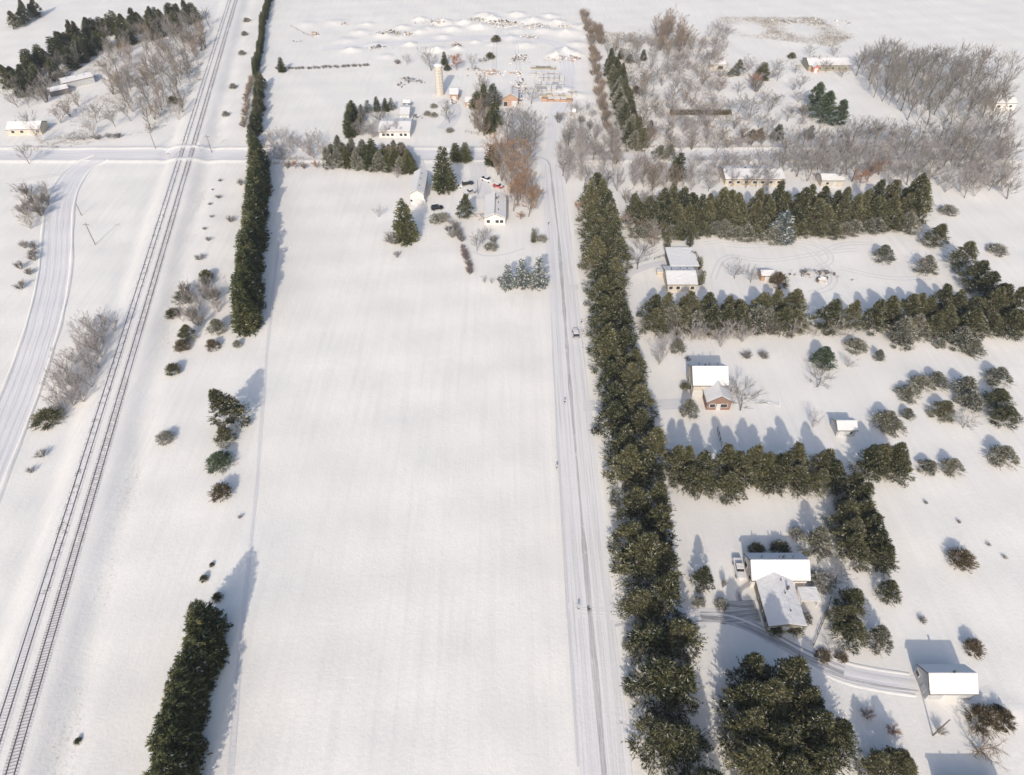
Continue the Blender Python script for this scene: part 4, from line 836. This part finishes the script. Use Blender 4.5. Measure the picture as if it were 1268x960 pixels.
# flat roofed house (upper right)
hx, hy, w2, d2 = from_eaves(831, 330, 857, 308, 3.2)
h3 = base('flat_roofed_house', hx, hy, 0, 'house with a flat snowy back roof and an ochre front wing, right of the windbreak', 'house')
MB().box(-w2/2, w2/2, -d2/2, d2/2, -.4, 3.2).build('wall', W['dark'], h3)
MB().box(-w2/2-.4, w2/2+.4, -d2/2-.4, d2/2+.4, 3.2, 3.35).build('roof', M['shingle'], h3); MB().box(-w2/2-.35, w2/2+.35, -d2/2-.35, d2/2+.35, 3.353, 3.65).build('snow_cover', M['snow'], h3, bevel=.08)
xl, yf = at(826, 352, 3.0); xr, _ = at(864, 352, 3.0); yb = hy-d2/2-.1
gable(h3, (xl+xr)/2-hx, (yf+yb)/2-hy, xr-xl-.8, yb-yf, 3.0, 4.6, 'x', W['ochre'], 'wing_wall', nm='wing_roof')
for k in range(4): window(h3, (xl+xr)/2-hx-3.6+2.4*k, yf-hy, .9 if k != 2 else 0, 1.2, 1.2 if k != 2 else 2.0, 'f', k == 2)
for k in range(4): chimney(h3, (xl+xr)/2-hx-3+2*k, (yf+yb)/2-hy+.3, 4, 5.1, .3)
MB().box(-1.6, 1.6, -1, 1, 0, 1.3).build('porch', W['ochre'], h3, (-w2/2-3.0, -d2/2+.2, 0))
MB().box(-1.7, 1.7, -1.1, 1.1, 1.3, 1.5).build('porch_roof', M['snow'], h3, (-w2/2-3.0, -d2/2+.2, 0))
fence('post_fence', [(810,322),(822,318)], 1, 'short dark fence left of the flat roofed house', 2)
# small gabled sheds
def shed(name, a, b, w_, d, e, r, axis, wm, label, cat='shed', rz=0, snow=True, wins=(), ov=.3, anchor=None):
    x, y = at(a, b, e*.7); s = base(name, x, y, rz, label, cat)
    gable(s, 0, 0, w_, d, e, r, axis, W[wm], ov=ov, snow=snow)
    for q in wins: window(s, *q)
    return s
shed('garden_shed', 1045, 528, 5.0, 4.2, 2.4, 3.6, 'x', 'grey', 'small grey shed with a white snow roof in the lower right clearing', wins=[(-1.2,-2.1,0,1.0,1.9,'f',True),(1.3,-2.1,1,.8,.7,'f')])
shed('garden_shed', 949, 340, 4.4, 3.6, 2.2, 3.0, 'x', 'orange', 'little orange walled shed alone in the upper right clearing', wins=[(0,-1.8,0,1.4,1.8,'f',True)])
# tan barn left of the tallest spruce
def barn(a0, b0, a1, b1, e, r, axis, wm, name, label, cat, wins='', ov=.4):
    cx, cy, w_, d = from_eaves(a0, b0, a1, b1, e)
    s = base(name, cx, cy, 0, label, cat); gable(s, 0, 0, w_, d, e, r, axis, W[wm], ov=ov)
    return s, w_, d
s, w_, d = barn(508, 240, 529, 214, 4.6, 6.2, 'y', 'pinkish', 'tan_barn', 'cream gabled barn with a long snow roof left of the tallest spruce', 'barn')
window(s, 0, -d/2, 0, 3.0, 2.9, 'f', True); window(s, -2.4, -d/2, 1.2, .9, .9, 'f'); window(s, 2.5, -d/2, 0, .95, 2.1, 'f', True)
s, w_, d = barn(600, 270, 626, 243, 3.0, 4.6, 'y', 'pinkish', 'white_house', 'white gabled house with two roof stripes below the red car', 'house')
for k in range(4): window(s, -w_/2+1.4+k*(w_-2.8)/3, -d/2, .9 if k != 1 else 0, 1.3, 1.2 if k != 1 else 2.0, 'f', k == 1)
for k in range(3): window(s, w_/2, -d/2+2+k*3, .9, 1.2, 1.1, 'r')
chimney(s, .5, 3, 4.2, 5.6, .5); MB().box(-.12, .12, -d/2-.3, d/2-1.5, 4.6+.42, 4.6+.62).build('roof_ridge', M['shingle'], s)
# long pale house and greenhouse at the top
s, w_, d = barn(469, 163, 511, 147, 2.9, 4.4, 'x', 'pinkish', 'long_house', 'long pale house with a row of windows, above the spruce block', 'house')
for k in range(6): window(s, -w_/2+2+k*(w_-4)/5, -d/2, .9 if k != 3 else 0, 1.3, 1.2 if k != 3 else 2, 'f', k == 3)
s, w_, d = barn(495, 142, 509, 131, 2.8, 4.0, 'x', 'white', 'white_shed', 'white shed with a snowy roof behind the long pale house', 'shed'); window(s, 0, -d/2, 0, 2.4, 2.1, 'f', True)
s, w_, d = barn(557, 117, 568, 109, 3.0, 4.4, 'x', 'orange', 'brown_shed', 'small brown and white shed right of the silo', 'shed'); window(s, 0, -d/2, 0, 1.6, 2.0, 'f', True)
s, w_, d = barn(576, 127, 584, 120, 2.2, 3.4, 'x', 'orange', 'red_roofed_hut', 'little orange hut with a rounded snow roof right of the brown shed', 'hut'); window(s, 0, -d/2, 0, 1.0, 1.7, 'f', True)
s, w_, d = barn(623, 122, 641, 112, 3.8, 6.0, 'y', 'orange', 'orange_barn', 'orange gabled barn with a dark doorway, beside the round crowned bare tree', 'barn'); window(s, -2.4, -d/2, 0, 1.8, 2.2, 'f'); window(s, 2.0, -d/2, 0, 2.6, 2.4, 'f', True)
# silo
x, y = at(545, 117); W['tan'] = W['tan']; s = base('silo', x, y, 0, 'tall round tan silo with a domed snowy cap', 'silo')
m_ = MB().tube((0,0,-.3), (0,0,14.2), 2.1, 2.0, n=28).build('silo_wall', W['tan'], s, smooth=False)
for k in range(9): MB().tube((0,0,1+k*1.5), (0,0,1.12+k*1.5), 2.13, 2.13, n=28).build('band', W['pinkish'], m_)
dome = MB(); prev = (2.1, 14.2)
for k in range(1, 5):
    t = k/4*math.pi/2; cur = (2.1*math.cos(t)+.02, 14.2+1.1*math.sin(t)); dome.tube((0,0,prev[1]), (0,0,cur[1]), prev[0], cur[0], n=24, cap=(k == 4)); prev = cur
dome.build('snow_cap', M['snow'], s)
MB().box(-.25, .25, -2.5, -2.1, 0, 12.5).build('chute', M['roofgrey'], s)
# long low ochre house behind the pine hedge
s, w_, d = barn(899, 222, 962, 206, 2.8, 4.2, 'x', 'ochre', 'ochre_house', 'long low ochre house with a snowy roof behind the pine hedge', 'house')
for k in range(7): window(s, -w_/2+2+k*(w_-4)/6, -d/2, .9, 1.3, 1.1, 'f')
window(s, 1.2, -d/2, 0, .9, 2.0, 'f', True); chimney(s, -3, .5, 3.6, 5, .6)
s, w_, d = barn(1002, 81, 1044, 72, 3.0, 4.8, 'x', 'olive', 'red_ended_farmhouse', 'farmhouse with a red gable end and snowy roof at the upper right', 'house')
for k in range(6): window(s, -w_/2+3+k*(w_-5)/5, -d/2, .9, 1.4, 1.1, 'f')
gable(s, -w_/2+3.5, -d/2-.8, 3.4, 3.0, 2.6, 4.2, 'y', W['red'], 'porch_wall', ov=.3, nm='porch_roof')
window(s, -w_/2+3.5, -d/2-2.3, 0, 1.4, 2.2, 'f', True)
shed('wooden_hut', 888, 80, 8, 5, 2.4, 3.4, 'x', 'tan', 'little open tan hut at the far right of the overgrown plot', 'hut', wins=[(1.5,-2.5,0,3.0,1.8,'f')])
shed('small_house', 1240, 127, 11, 7, 2.8, 4.2, 'x', 'pinkish', 'pale house half hidden by the large grey wood at the right edge', 'house', wins=[(-3,-3.5,.9,1.4,1.1,'f'),(0,-3.5,0,1,2,'f',True),(3,-3.5,.9,1.4,1.1,'f')])
shed('long_white_shed', 95, 99, 8, 15, 3.2, 4.2, 'y', 'grey', 'long white shed standing diagonally at the upper left', rz=R(-50), wins=[(0,-7.5,0,3.4,2.8,'f',True),(-3,-7.5,1.2,1,1,'f')])
shed('olive_shed', 72, 112, 5, 9, 2.4, 3.4, 'y', 'dark', 'dark shed beside the long white shed at the upper left', rz=R(-52), wins=[(0,-4.5,0,2,2.1,'f',True)])
shed('yellow_house', 34, 158, 15, 8, 2.6, 4.4, 'x', 'ochre', 'yellow walled house at the left edge above the cross road', 'house', rz=R(4), wins=[(-5,-4,.9,1.4,1.2,'f'),(-1,-4,.9,1.4,1.2,'f'),(2,-4,0,1,2,'f',True),(6,-4,.9,1.4,1.2,'f')])
shed('roadside_cabin', 1028, 222, 9, 6, 2.6, 3.8, 'x', 'tan', 'small tan cabin between the ochre house and the roadside wood', 'cabin', wins=[(-2,-3,.9,1.2,1,'f'),(1,-3,0,.9,2,'f',True)])
shed('edge_garage', 1214, 1001, 11, 8, 2.9, 4.6, 'x', 'grey', 'garage cut by the bottom edge, casting its shadow up at the lower right', 'garage', wins=[(0,-4,0,2.8,2.3,'f',True)])
shed('tank_shelter', 504, 128, 3.4, 2.4, 2, 2.8, 'x', 'dark', 'tiny dark shelter behind the white shed', 'shelter', wins=[(0,-1.2,0,1,1.6,'f',True)])
# hedge building slab left of overgrown plot
def long_hut(a, b, l, d, label):
    x, y = at(a, b, 1.5); s = base('clipped_hedge', x, y, 0, label, 'hedge')
    rng = np.random.RandomState(9); n = int(l*260)
    P = np.stack([rng.uniform(-l/2, l/2, n), rng.uniform(-d/2, d/2, n), rng.uniform(.1, 2.0, n)], 1); D = rng.normal(0, 1, (n, 3)); D[:, 2] += .5; D /= np.linalg.norm(D, axis=1)[:, None]
    V = blades(P, D, 2, .4, .08, .4, rng); link('foliage', tri_mesh('foliage', V, rng.uniform(0, 1, n*2), (rng.uniform(0, 1, n*2) < .05).astype(float), M['juni']), s)
long_hut(868, 138, 30, 3, 'long clipped brown hedge in the upper right plots beyond the cross road')
# ---------------------------------------------------------------- vehicles
PAINT = dict(black=mat('black_paint', (.015,.016,.018), .25, spec=.6), white=mat('white_paint', (.72,.72,.72), .3, spec=.6), red=mat('red_paint', (.45,.05,.05), .3, spec=.6), silver=mat('silver_paint', (.42,.43,.45), .3, .4, spec=.6))
M['tyre'] = mat('tyre_rubber', (.02,.02,.02), .9); M['rim'] = mat('wheel_rim', (.4,.4,.42), .4, .7); M['lamp'] = mat('lamp_glass', (.7,.7,.68), .2)
def car(a, b, rz, paint, label, snow=0, kind='suv', name='parked_car', cat='car'):
    x, y = at(a, b, .7); r = empty(name, (x, y, hz(x, y)+.04), rz, label, cat)
    W2 = .95; pm = PAINT[paint]
    if kind == 'pickup': low = [(-2.8,.4),(2.7,.4),(2.8,.75),(2.7,1.05),(1.2,1.12),(-2.8,1.12)]; cab = [(-.9,1.12),(1.15,1.12),(.6,1.85),(-.7,1.87)]; L2 = 2.75
    elif kind == 'suv': low = [(-2.35,.4),(2.3,.4),(2.4,.7),(2.3,.98),(1.2,1.08),(-2.35,1.1)]; cab = [(-2.25,1.1),(1.2,1.08),(.55,1.72),(-1.95,1.76)]; L2 = 2.35
    else: low = [(-2.25,.35),(2.25,.35),(2.3,.6),(2.2,.82),(1.0,.94),(-1.6,.98),(-2.2,.92)]; cab = [(-1.8,.95),(1.05,.93),(.35,1.42),(-1.2,1.43)]; L2 = 2.2
    MB().prism(low, 'y', -W2, W2).build('body', pm, r, bevel=.06)
    MB().prism([(p[0], p[1]) for p in cab], 'y', -W2+.14, W2-.14).build('windows', M['glass'], r, bevel=.03)
    xs = [p[0] for p in cab[2:]]; zt = max(p[1] for p in cab)
    rf = MB().box(min(xs)-.05, max(xs)+.05, -W2+.12, W2-.12, zt-.03, zt+.05).build('roof', pm, r, bevel=.03)
    if snow:
        MB().box(min(xs)-.05, max(xs)+.1, -W2+.14, W2-.14, zt+.052, zt+.2).build('roof_snow', M['snow'], r, bevel=.06)
        if snow > 1:
            MB().box(cab[1][0]+.05, L2-.15, -W2+.1, W2-.1, low[3][1]+.05, low[3][1]+.24).build('bonnet_snow', M['snow'], r, bevel=.07)
            if kind == 'pickup': MB().box(-2.7, -1.05, -W2+.1, W2-.1, 1.125, 1.35).build('bed_snow', M['snow'], r, bevel=.07)
    elif kind == 'pickup': MB().box(-2.65, -1.0, -W2+.12, W2-.12, 1.122, 1.15).build('bed_floor', M['tyre'], r)
    for wx in (L2*.62, -L2*.62):
        for wy in (-W2+.02, W2-.02):
            t = MB().tube((wx, wy-.11, .34), (wx, wy+.11, .34), .34, n=14).build('wheel', M['tyre'], r)
            MB().tube((wx, wy-.125, .34), (wx, wy+.125, .34), .19, n=10).build('rim', M['rim'], t)
    for wy in (-.62, .62):
        MB().box(L2+.0, L2+.07, wy-.2, wy+.2, .62, .76).build('headlight', M['lamp'], r)
        MB().box(-L2-.06, -L2+.03, wy-.2, wy+.2, .65, .8).build('tail_light', PAINT['red'], r)
    return r
car(541, 257.5, R(18), 'black', 'black car parked by itself right of the cream barn')
car(579, 227, R(15), 'black', 'black car behind the silver pickup in the central yard', 1)
car(566, 231, R(8), 'white', 'white car left of the black car in the central yard', 2, 'sedan')
car(582, 238, R(35), 'silver', 'silver pickup with a snowy bed above the golden evergreen', 2, 'pickup', 'parked_pickup', 'pickup truck')
car(603, 222.5, R(-38), 'white', 'white pickup with dark windows near the brown oak grove', 0, 'pickup', 'parked_pickup', 'pickup truck')
car(617, 230, R(-25), 'red', 'red car with snow on it beside the brown oak grove', 2, 'sedan')
car(915, 705, R(88), 'white', 'snow covered vehicle parked at the left wall of the farmhouse', 2, 'pickup', 'parked_pickup', 'pickup truck')
car(713, 413, R(92), 'silver', 'snow covered car standing on the right side of the main road', 2, 'sedan')
car(622, 120, R(80), 'white', 'pale vehicle standing left of the orange barn', 2, 'suv')
car(711, 137, R(85), 'white', 'white van in the yard at the far end of the main road', 2, 'suv')
# ---------------------------------------------------------------- poles, signs, piles
M['wood'] = mat('weathered_wood', (.16,.13,.11), .9); M['steel'] = mat('galvanised_steel', (.45,.46,.47), .4, .7)
def pole(a, b, h, label, arm=True, cat='utility pole', name='utility_pole', rz=0):
    x, y = at(a, b); r = base(name, x, y, rz, label, cat)
    MB().tube((0,0,-.3), (0,0,h), .16, .11, n=8).build('post', M['wood'], r)
    if arm:
        MB().box(-1.1, 1.1, -.07, .07, h-.8, h-.65).build('crossarm', M['wood'], r)
        for q in (-1, 0, 1): MB().tube((q, 0, h-.65), (q, 0, h-.45), .05, n=6).build('insulator', M['steel'], r)
    return r
pole(118, 303, 9, 'wooden utility pole with a long thin shadow inside the curved road bend')
pole(101, 267, 5, 'shorter wooden post near the curved road bend', False, 'post', 'wooden_post')
pole(1155, 911, 7.5, 'thin pole leaning in view below the grey garage', False, 'pole', 'yard_pole')
pole(592, 240, 6, 'thin post in the central yard between pickup and white house', False, 'post', 'yard_post')
pole(193, 185, 8, 'utility pole left of the level crossing'); pole(262, 188, 8, 'utility pole right of the level crossing')
def crossing_signal(a, b, label):
    x, y = at(a, b); r = base('crossing_signal', x, y, 0, label, 'crossing signal')
    MB().tube((0,0,-.2), (0,0,4), .08, n=8).build('post', M['steel'], r)
    mb = MB()
    for s in (-1, 1): mb.add([(-.7,-.1+.02*s,3.3+.1-s*.6),(.7,-.1+.02*s,3.3+.1+s*.6),(.7,-.1+.02*s,3.5+s*.6+.1),(-.7,-.1+.02*s,3.5-s*.6+.1),(-.7,-.06+.02*s,3.4-s*.6),(.7,-.06+.02*s,3.4+s*.6),(.7,-.06+.02*s,3.6+s*.6),(-.7,-.06+.02*s,3.6-s*.6)], [(0,1,2,3),(7,6,5,4),(0,4,5,1),(3,2,6,7),(0,3,7,4),(1,5,6,2)])
    mb.build('crossbuck', M['trim'], r)
    for q in (-.4, .4): MB().tube((q, -.1, 2.6), (q, -.3, 2.6), .15, n=10).build('light', M['tyre'], r)
    MB().box(-.05, .05, .3, 4.2, 1.1, 1.2).build('gate_arm', M['trim'], r)
crossing_signal(212, 200, 'crossing signal left of the railway tracks at the cross road'); crossing_signal(249, 189, 'crossing signal right of the railway tracks at the cross road')
def marker(a, b, label, h=1.3):
    x, y = at(a, b); r = base('mailbox', x, y, 0, label, 'mailbox')
    MB().box(-.06,.06,-.06,.06,-.2,h-.3).build('post', M['wood'], r)
    MB().box(-.25,.25,-.35,.35,h-.3,h+.05).build('box', M['tyre'], r, bevel=.05); MB().box(-.22,.22,-.32,.32,h+.053,h+.15).build('snow_cap', M['snow'], r, bevel=.03)
marker(699, 500, 'mailbox on the left shoulder of the main road, farther one'); marker(689, 582, 'mailbox on the left shoulder of the main road, middle one'); marker(716, 755, 'mailbox on the left shoulder of the main road, nearest one')
marker(720, 401, 'small dark post just beyond the snow covered car on the road', 1.1); marker(679, 279, 'mailbox on the left side of the main road beside the grove'); 
def pile(a, b, wd, dp, n, label, cols, size=1.25, hgt=2.2, name='rubble_pile', cat='rubble pile', seed=1):
    x, y = at(a, b); r = base(name, x, y, 0, label, cat); rg = random.Random(seed)
    import bmesh
    mb = {c: MB() for c in cols}
    for k in range(n):
        u, v = rg.gauss(0, .33), rg.gauss(0, .33); z = max(0, hgt*(1-2.2*(u*u+v*v)))*rg.uniform(.3, 1)
        s = size*rg.uniform(.4, 1.2); c = Vector((u*wd, v*dp, z))
        m = Matrix.Rotation(rg.uniform(0, 6), 3, 'Z') @ Matrix.Rotation(rg.uniform(-.6, .6), 3, 'X')
        sx, sy, sz = s*rg.uniform(.5, 1.4), s*rg.uniform(.4, .8), s*rg.uniform(.25, .6)
        vs = [c + m @ Vector((i*sx*rg.uniform(.35,.55), j*sy*rg.uniform(.35,.55), l*sz*rg.uniform(.35,.55))) for l in (-1, 1) for j in (-1, 1) for i in (-1, 1)]
        mb[rg.choice(cols)].add(vs, [(0,2,3,1),(4,5,7,6),(0,1,5,4),(1,3,7,5),(3,2,6,7),(2,0,4,6)])
    for c in cols:
        if mb[c].v: mb[c].build({'wood':'timber','snow':'snow_cover','orange':'brick_rubble','tan':'broken_boards','dark':'dark_scrap','pinkish':'pale_rubble'}.get(c, 'rubble'), M.get(c) or W[c], r)
for i, (a, b, w_, d, n, l, c) in enumerate([
    (485,43,14,7,60,'tan brush pile in the far yard, leftmost',['tan','wood','snow']),(505,44,6,3,18,'small tan scrap heap right of the leftmost brush pile',['tan','snow']),
    (618,30,20,10,130,'large brown rubble pile at the top centre',['pinkish','wood','snow','tan']),(643,74,8,12,80,'dark mottled scrap pile beyond the orange barn',['dark','snow','tan']),
    (611,92,13,8,60,'pinkish rubble heap left of the orange barn roof',['pinkish','orange','snow']),(700,74,16,7,60,'scattered pink rubble field in the far yard',['pinkish','orange','snow','snow']),
    (389,44,5,3,24,'small orange heap alone in the far left field',['orange','tan','snow']),(565,57,6,2.5,20,'small reddish scrap row beyond the orange tree',['orange','dark']),
    (506,101,8,4,30,'dark farm machinery scrap left of the silo',['dark','snow','snow']),(497,107,4,3,14,'small grey scrap left of the farm machinery scrap',['dark','snow']),(520,103,3.5,2,10,'little scrap heap between farm machinery scrap and silo',['dark','snow']),
    (643,112,7,26,90,'long mixed scrap row along the right wall of the orange barn',['dark','pinkish','snow']),(426,31,3,2,10,'tiny dark heap at the far top left',['dark','orange','snow']),
    (1008,341,14,3,40,'scattered firewood pieces in the upper right clearing',['wood','snow','snow']),(1017,349,4,2,10,'few log pieces below the scattered firewood',['wood','snow']),
    (470,60,9,3,26,'low grey rubble row left of the far snow heaps',['dark','snow','snow']),(538,30,14,5,50,'pinkish boulder heap among the far snow heaps',['pinkish','snow','tan','snow']),
    (590,26,12,4,44,'tan boulder heap left of the large brown rubble pile',['tan','snow','snow']),(665,34,14,4,50,'pale rubble ridge right of the large brown rubble pile',['pinkish','snow','snow']),
    (700,34,12,3,36,'small rubble ridge near the top of the brown hedge',['pinkish','snow','tan']),(655,47,10,2.5,26,'thin line of clods in the far yard',['pinkish','snow','snow']),
    (588,87,6,3,26,'boulder edging behind the olive trees of the far yard',['dark','snow','snow']),(640,92,5,4,24,'dark scrap between the mottled pile and the orange barn',['dark','snow','pinkish']),
    (560,128,5,2.5,18,'little yard scrap below the small brown shed',['dark','snow']),(598,76,5,3,18,'grey scrap right of the round orange tree',['dark','snow','snow']),
    (670,98,3,10,30,'dark scrap row at the left of the stacked materials',['dark','snow','pinkish']),(707,118,8,3,24,'broken snowy boards right of the nearest stack',['snow','snow','tan']),
    (515,146,4,2,12,'scrap beside the right wall of the long pale house',['dark','snow']),(645,126,4,2,10,'tiny scrap heap below the round crowned bare tree',['dark','snow']),
    (367,52,4,2,8,'tiny grey stone heap in the far left field',['dark','snow']),(990,28,60,10,150,'low brown weeds and rubble bank at the top right',['tan','snow','snow','pinkish']),(598,270,8,4,30,'snowy stone border left of the white gabled house',['snow','tan','snow'])]):
    pile(a, b, w_, d, n, l, c, seed=i, name='brush_pile' if 'brush' in l else 'rubble_pile', cat='brush pile' if 'brush' in l else 'heap')
# stacked building materials in the far yard, each stack a thing
for i, (a, b, l, d, h, c, lab) in enumerate([(675,91,16,4,1.6,'snow','farthest long white stack in the row of stacked materials'),(683,97,14,4,1.8,'snow','second long white stack in the row of stacked materials'),(681,104,15,4,1.4,'snow','third long white stack in the row of stacked materials'),(680,110,13,4,2.0,'grey','grey stack in the middle of the row of stacked materials'),(688,118,16,3,1.5,'ochre','yellowish stack near the end of the row of stacked materials'),(690,123,16,3,1.4,'orange','nearest reddish stack in the row of stacked materials'),(673,83,14,3,1.0,'olive','olive stack at the very back of the row of stacked materials')]):
    x, y = at(a, b, .8); s = base('material_stack', x, y, R(-3), lab, 'stack')
    rg = random.Random(i); n = 5
    for k in range(n):
        f = l/n; MB().box(-l/2+k*f+.1, -l/2+(k+1)*f-.15, -d/2+rg.uniform(-.3,.3), d/2+rg.uniform(-.3,.3), .1, h*rg.uniform(.6, 1)).build('bundle', W['grey'] if c == 'snow' else W[c], s)
        MB().box(-l/2+k*f+.15, -l/2+(k+1)*f-.2, -d/2+.2, d/2-.2, h+.01, h+.18).build('snow_cover', M['snow'], s, bevel=.06) if rg.random() < (.95 if c == 'snow' else .6) else None
    MB().box(-l/2, l/2, -d/2+.2, -d/2+.5, -.1, .1).build('skid', M['wood'], s)
fence('deer_fence', [(576,165),(592,168),(596,158)], 1.6, 'thin pen fence at the foot of the olive trees above the cross road', 2.4)
fence('field_fence', [(360,33),(376,42),(388,47)], 1.2, 'fence line of posts in the far left field', 8)

# dry grass and weeds sticking out of the snow, too many to count
M['grass'] = foliage('dry_grass', (.20,.165,.13), (.42,.37,.31))
def weeds(name, P, per, ln, wd, spread=.6, seed=1):
    rng = np.random.RandomState(seed); P = np.repeat(np.array(P), per, 0) + rng.normal(0, spread, (len(P)*per, 2))
    V = np.concatenate([P, terr(P[:, 0], P[:, 1])[:, None]], 1)
    T_ = blades(V, np.tile([0, 0, 1.], (len(V), 1)), 3, ln, wd, .35, rng)
    n = len(T_)//3; tag(link(name, tri_mesh(name, T_, rng.uniform(0, 1, n), np.zeros(n), M['grass'])), kind='stuff')
rg = np.random.RandomState(8); P = []
for v in np.arange(-60, 230, .5):
    for _ in range(4):
        if math.sin(v*.21)+math.sin(v*.083+1) + rg.normal(0, .6) > .3: P.append(rail_xy(10.5+rg.normal(0, 1.3), v+rg.uniform(-1, 1)))
weeds('ditch_grass', P, 3, .30, .015, .5, 1)
def area(poly, n, seed):
    rg = random.Random(seed); Q = [at(a, b) for a, b in poly]; xs = [p[0] for p in Q]; ys = [p[1] for p in Q]; out = []
    while len(out) < n:
        x = rg.uniform(min(xs), max(xs)); y = rg.uniform(min(ys), max(ys))
        if inpoly(x, y, Q) and math.sin(x*.19+2)+math.sin(y*.13)+rg.gauss(0, .5) > -.2: out.append((x, y))
    return out
weeds('dry_weeds', area([(745,40),(900,45),(905,150),(960,185),(785,185),(762,90)], 2600, 2), 7, .9, .03, .8, 2)
weeds('dry_weeds', area([(690,225),(695,140),(765,140),(775,215),(735,225)], 700, 3), 6, .9, .03, .7, 3)
weeds('dry_weeds', area([(890,22),(1010,22),(1060,45),(1030,58),(920,45)], 1500, 4), 6, .7, .04, 1.2, 4)
weeds('dry_weeds', area([(770,235),(1150,225),(1250,235),(1250,170),(960,190),(790,198)], 1500, 5), 6, .8, .03, .8, 5)
weeds('dry_weeds', area([(130,60),(250,25),(250,100),(200,160),(100,180),(25,190),(60,140)], 1800, 6), 6, .9, .03, .8, 6)
weeds('dry_weeds', area([(795,400),(985,402),(1240,402),(1240,420),(1000,415),(800,425)], 700, 7), 5, .7, .025, .6, 7)
weeds('dry_weeds', area([(325,100),(332,190),(420,200),(335,205),(318,190)], 300, 8), 5, .8, .03, .8, 8)

# thin winter air over the whole place
hm = bpy.data.materials.new('haze'); hm.use_nodes = True; n = hm.node_tree; n.nodes.clear()
o_ = n.nodes.new('ShaderNodeOutputMaterial'); v_ = n.nodes.new('ShaderNodeVolumePrincipled')
v_.inputs['Color'].default_value = (.93, .95, 1, 1); v_.inputs['Density'].default_value = .00016; v_.inputs['Anisotropy'].default_value = .3
n.links.new(v_.outputs[0], o_.inputs['Volume'])
tag(MB().box(-9100, 9100, -9100, 9100, -3, 146).build('haze', hm), kind='stuff')

ribbon('field_edge_track', px([(683,365),(688,500),(696,640),(706,800),(716,950)]), .8, M['faint'], .04, wob=.4)
ribbon('field_edge_track', px([(345,300),(330,440),(318,600),(300,780),(285,960)]), 1.0, M['faint'], .04, wob=.4)
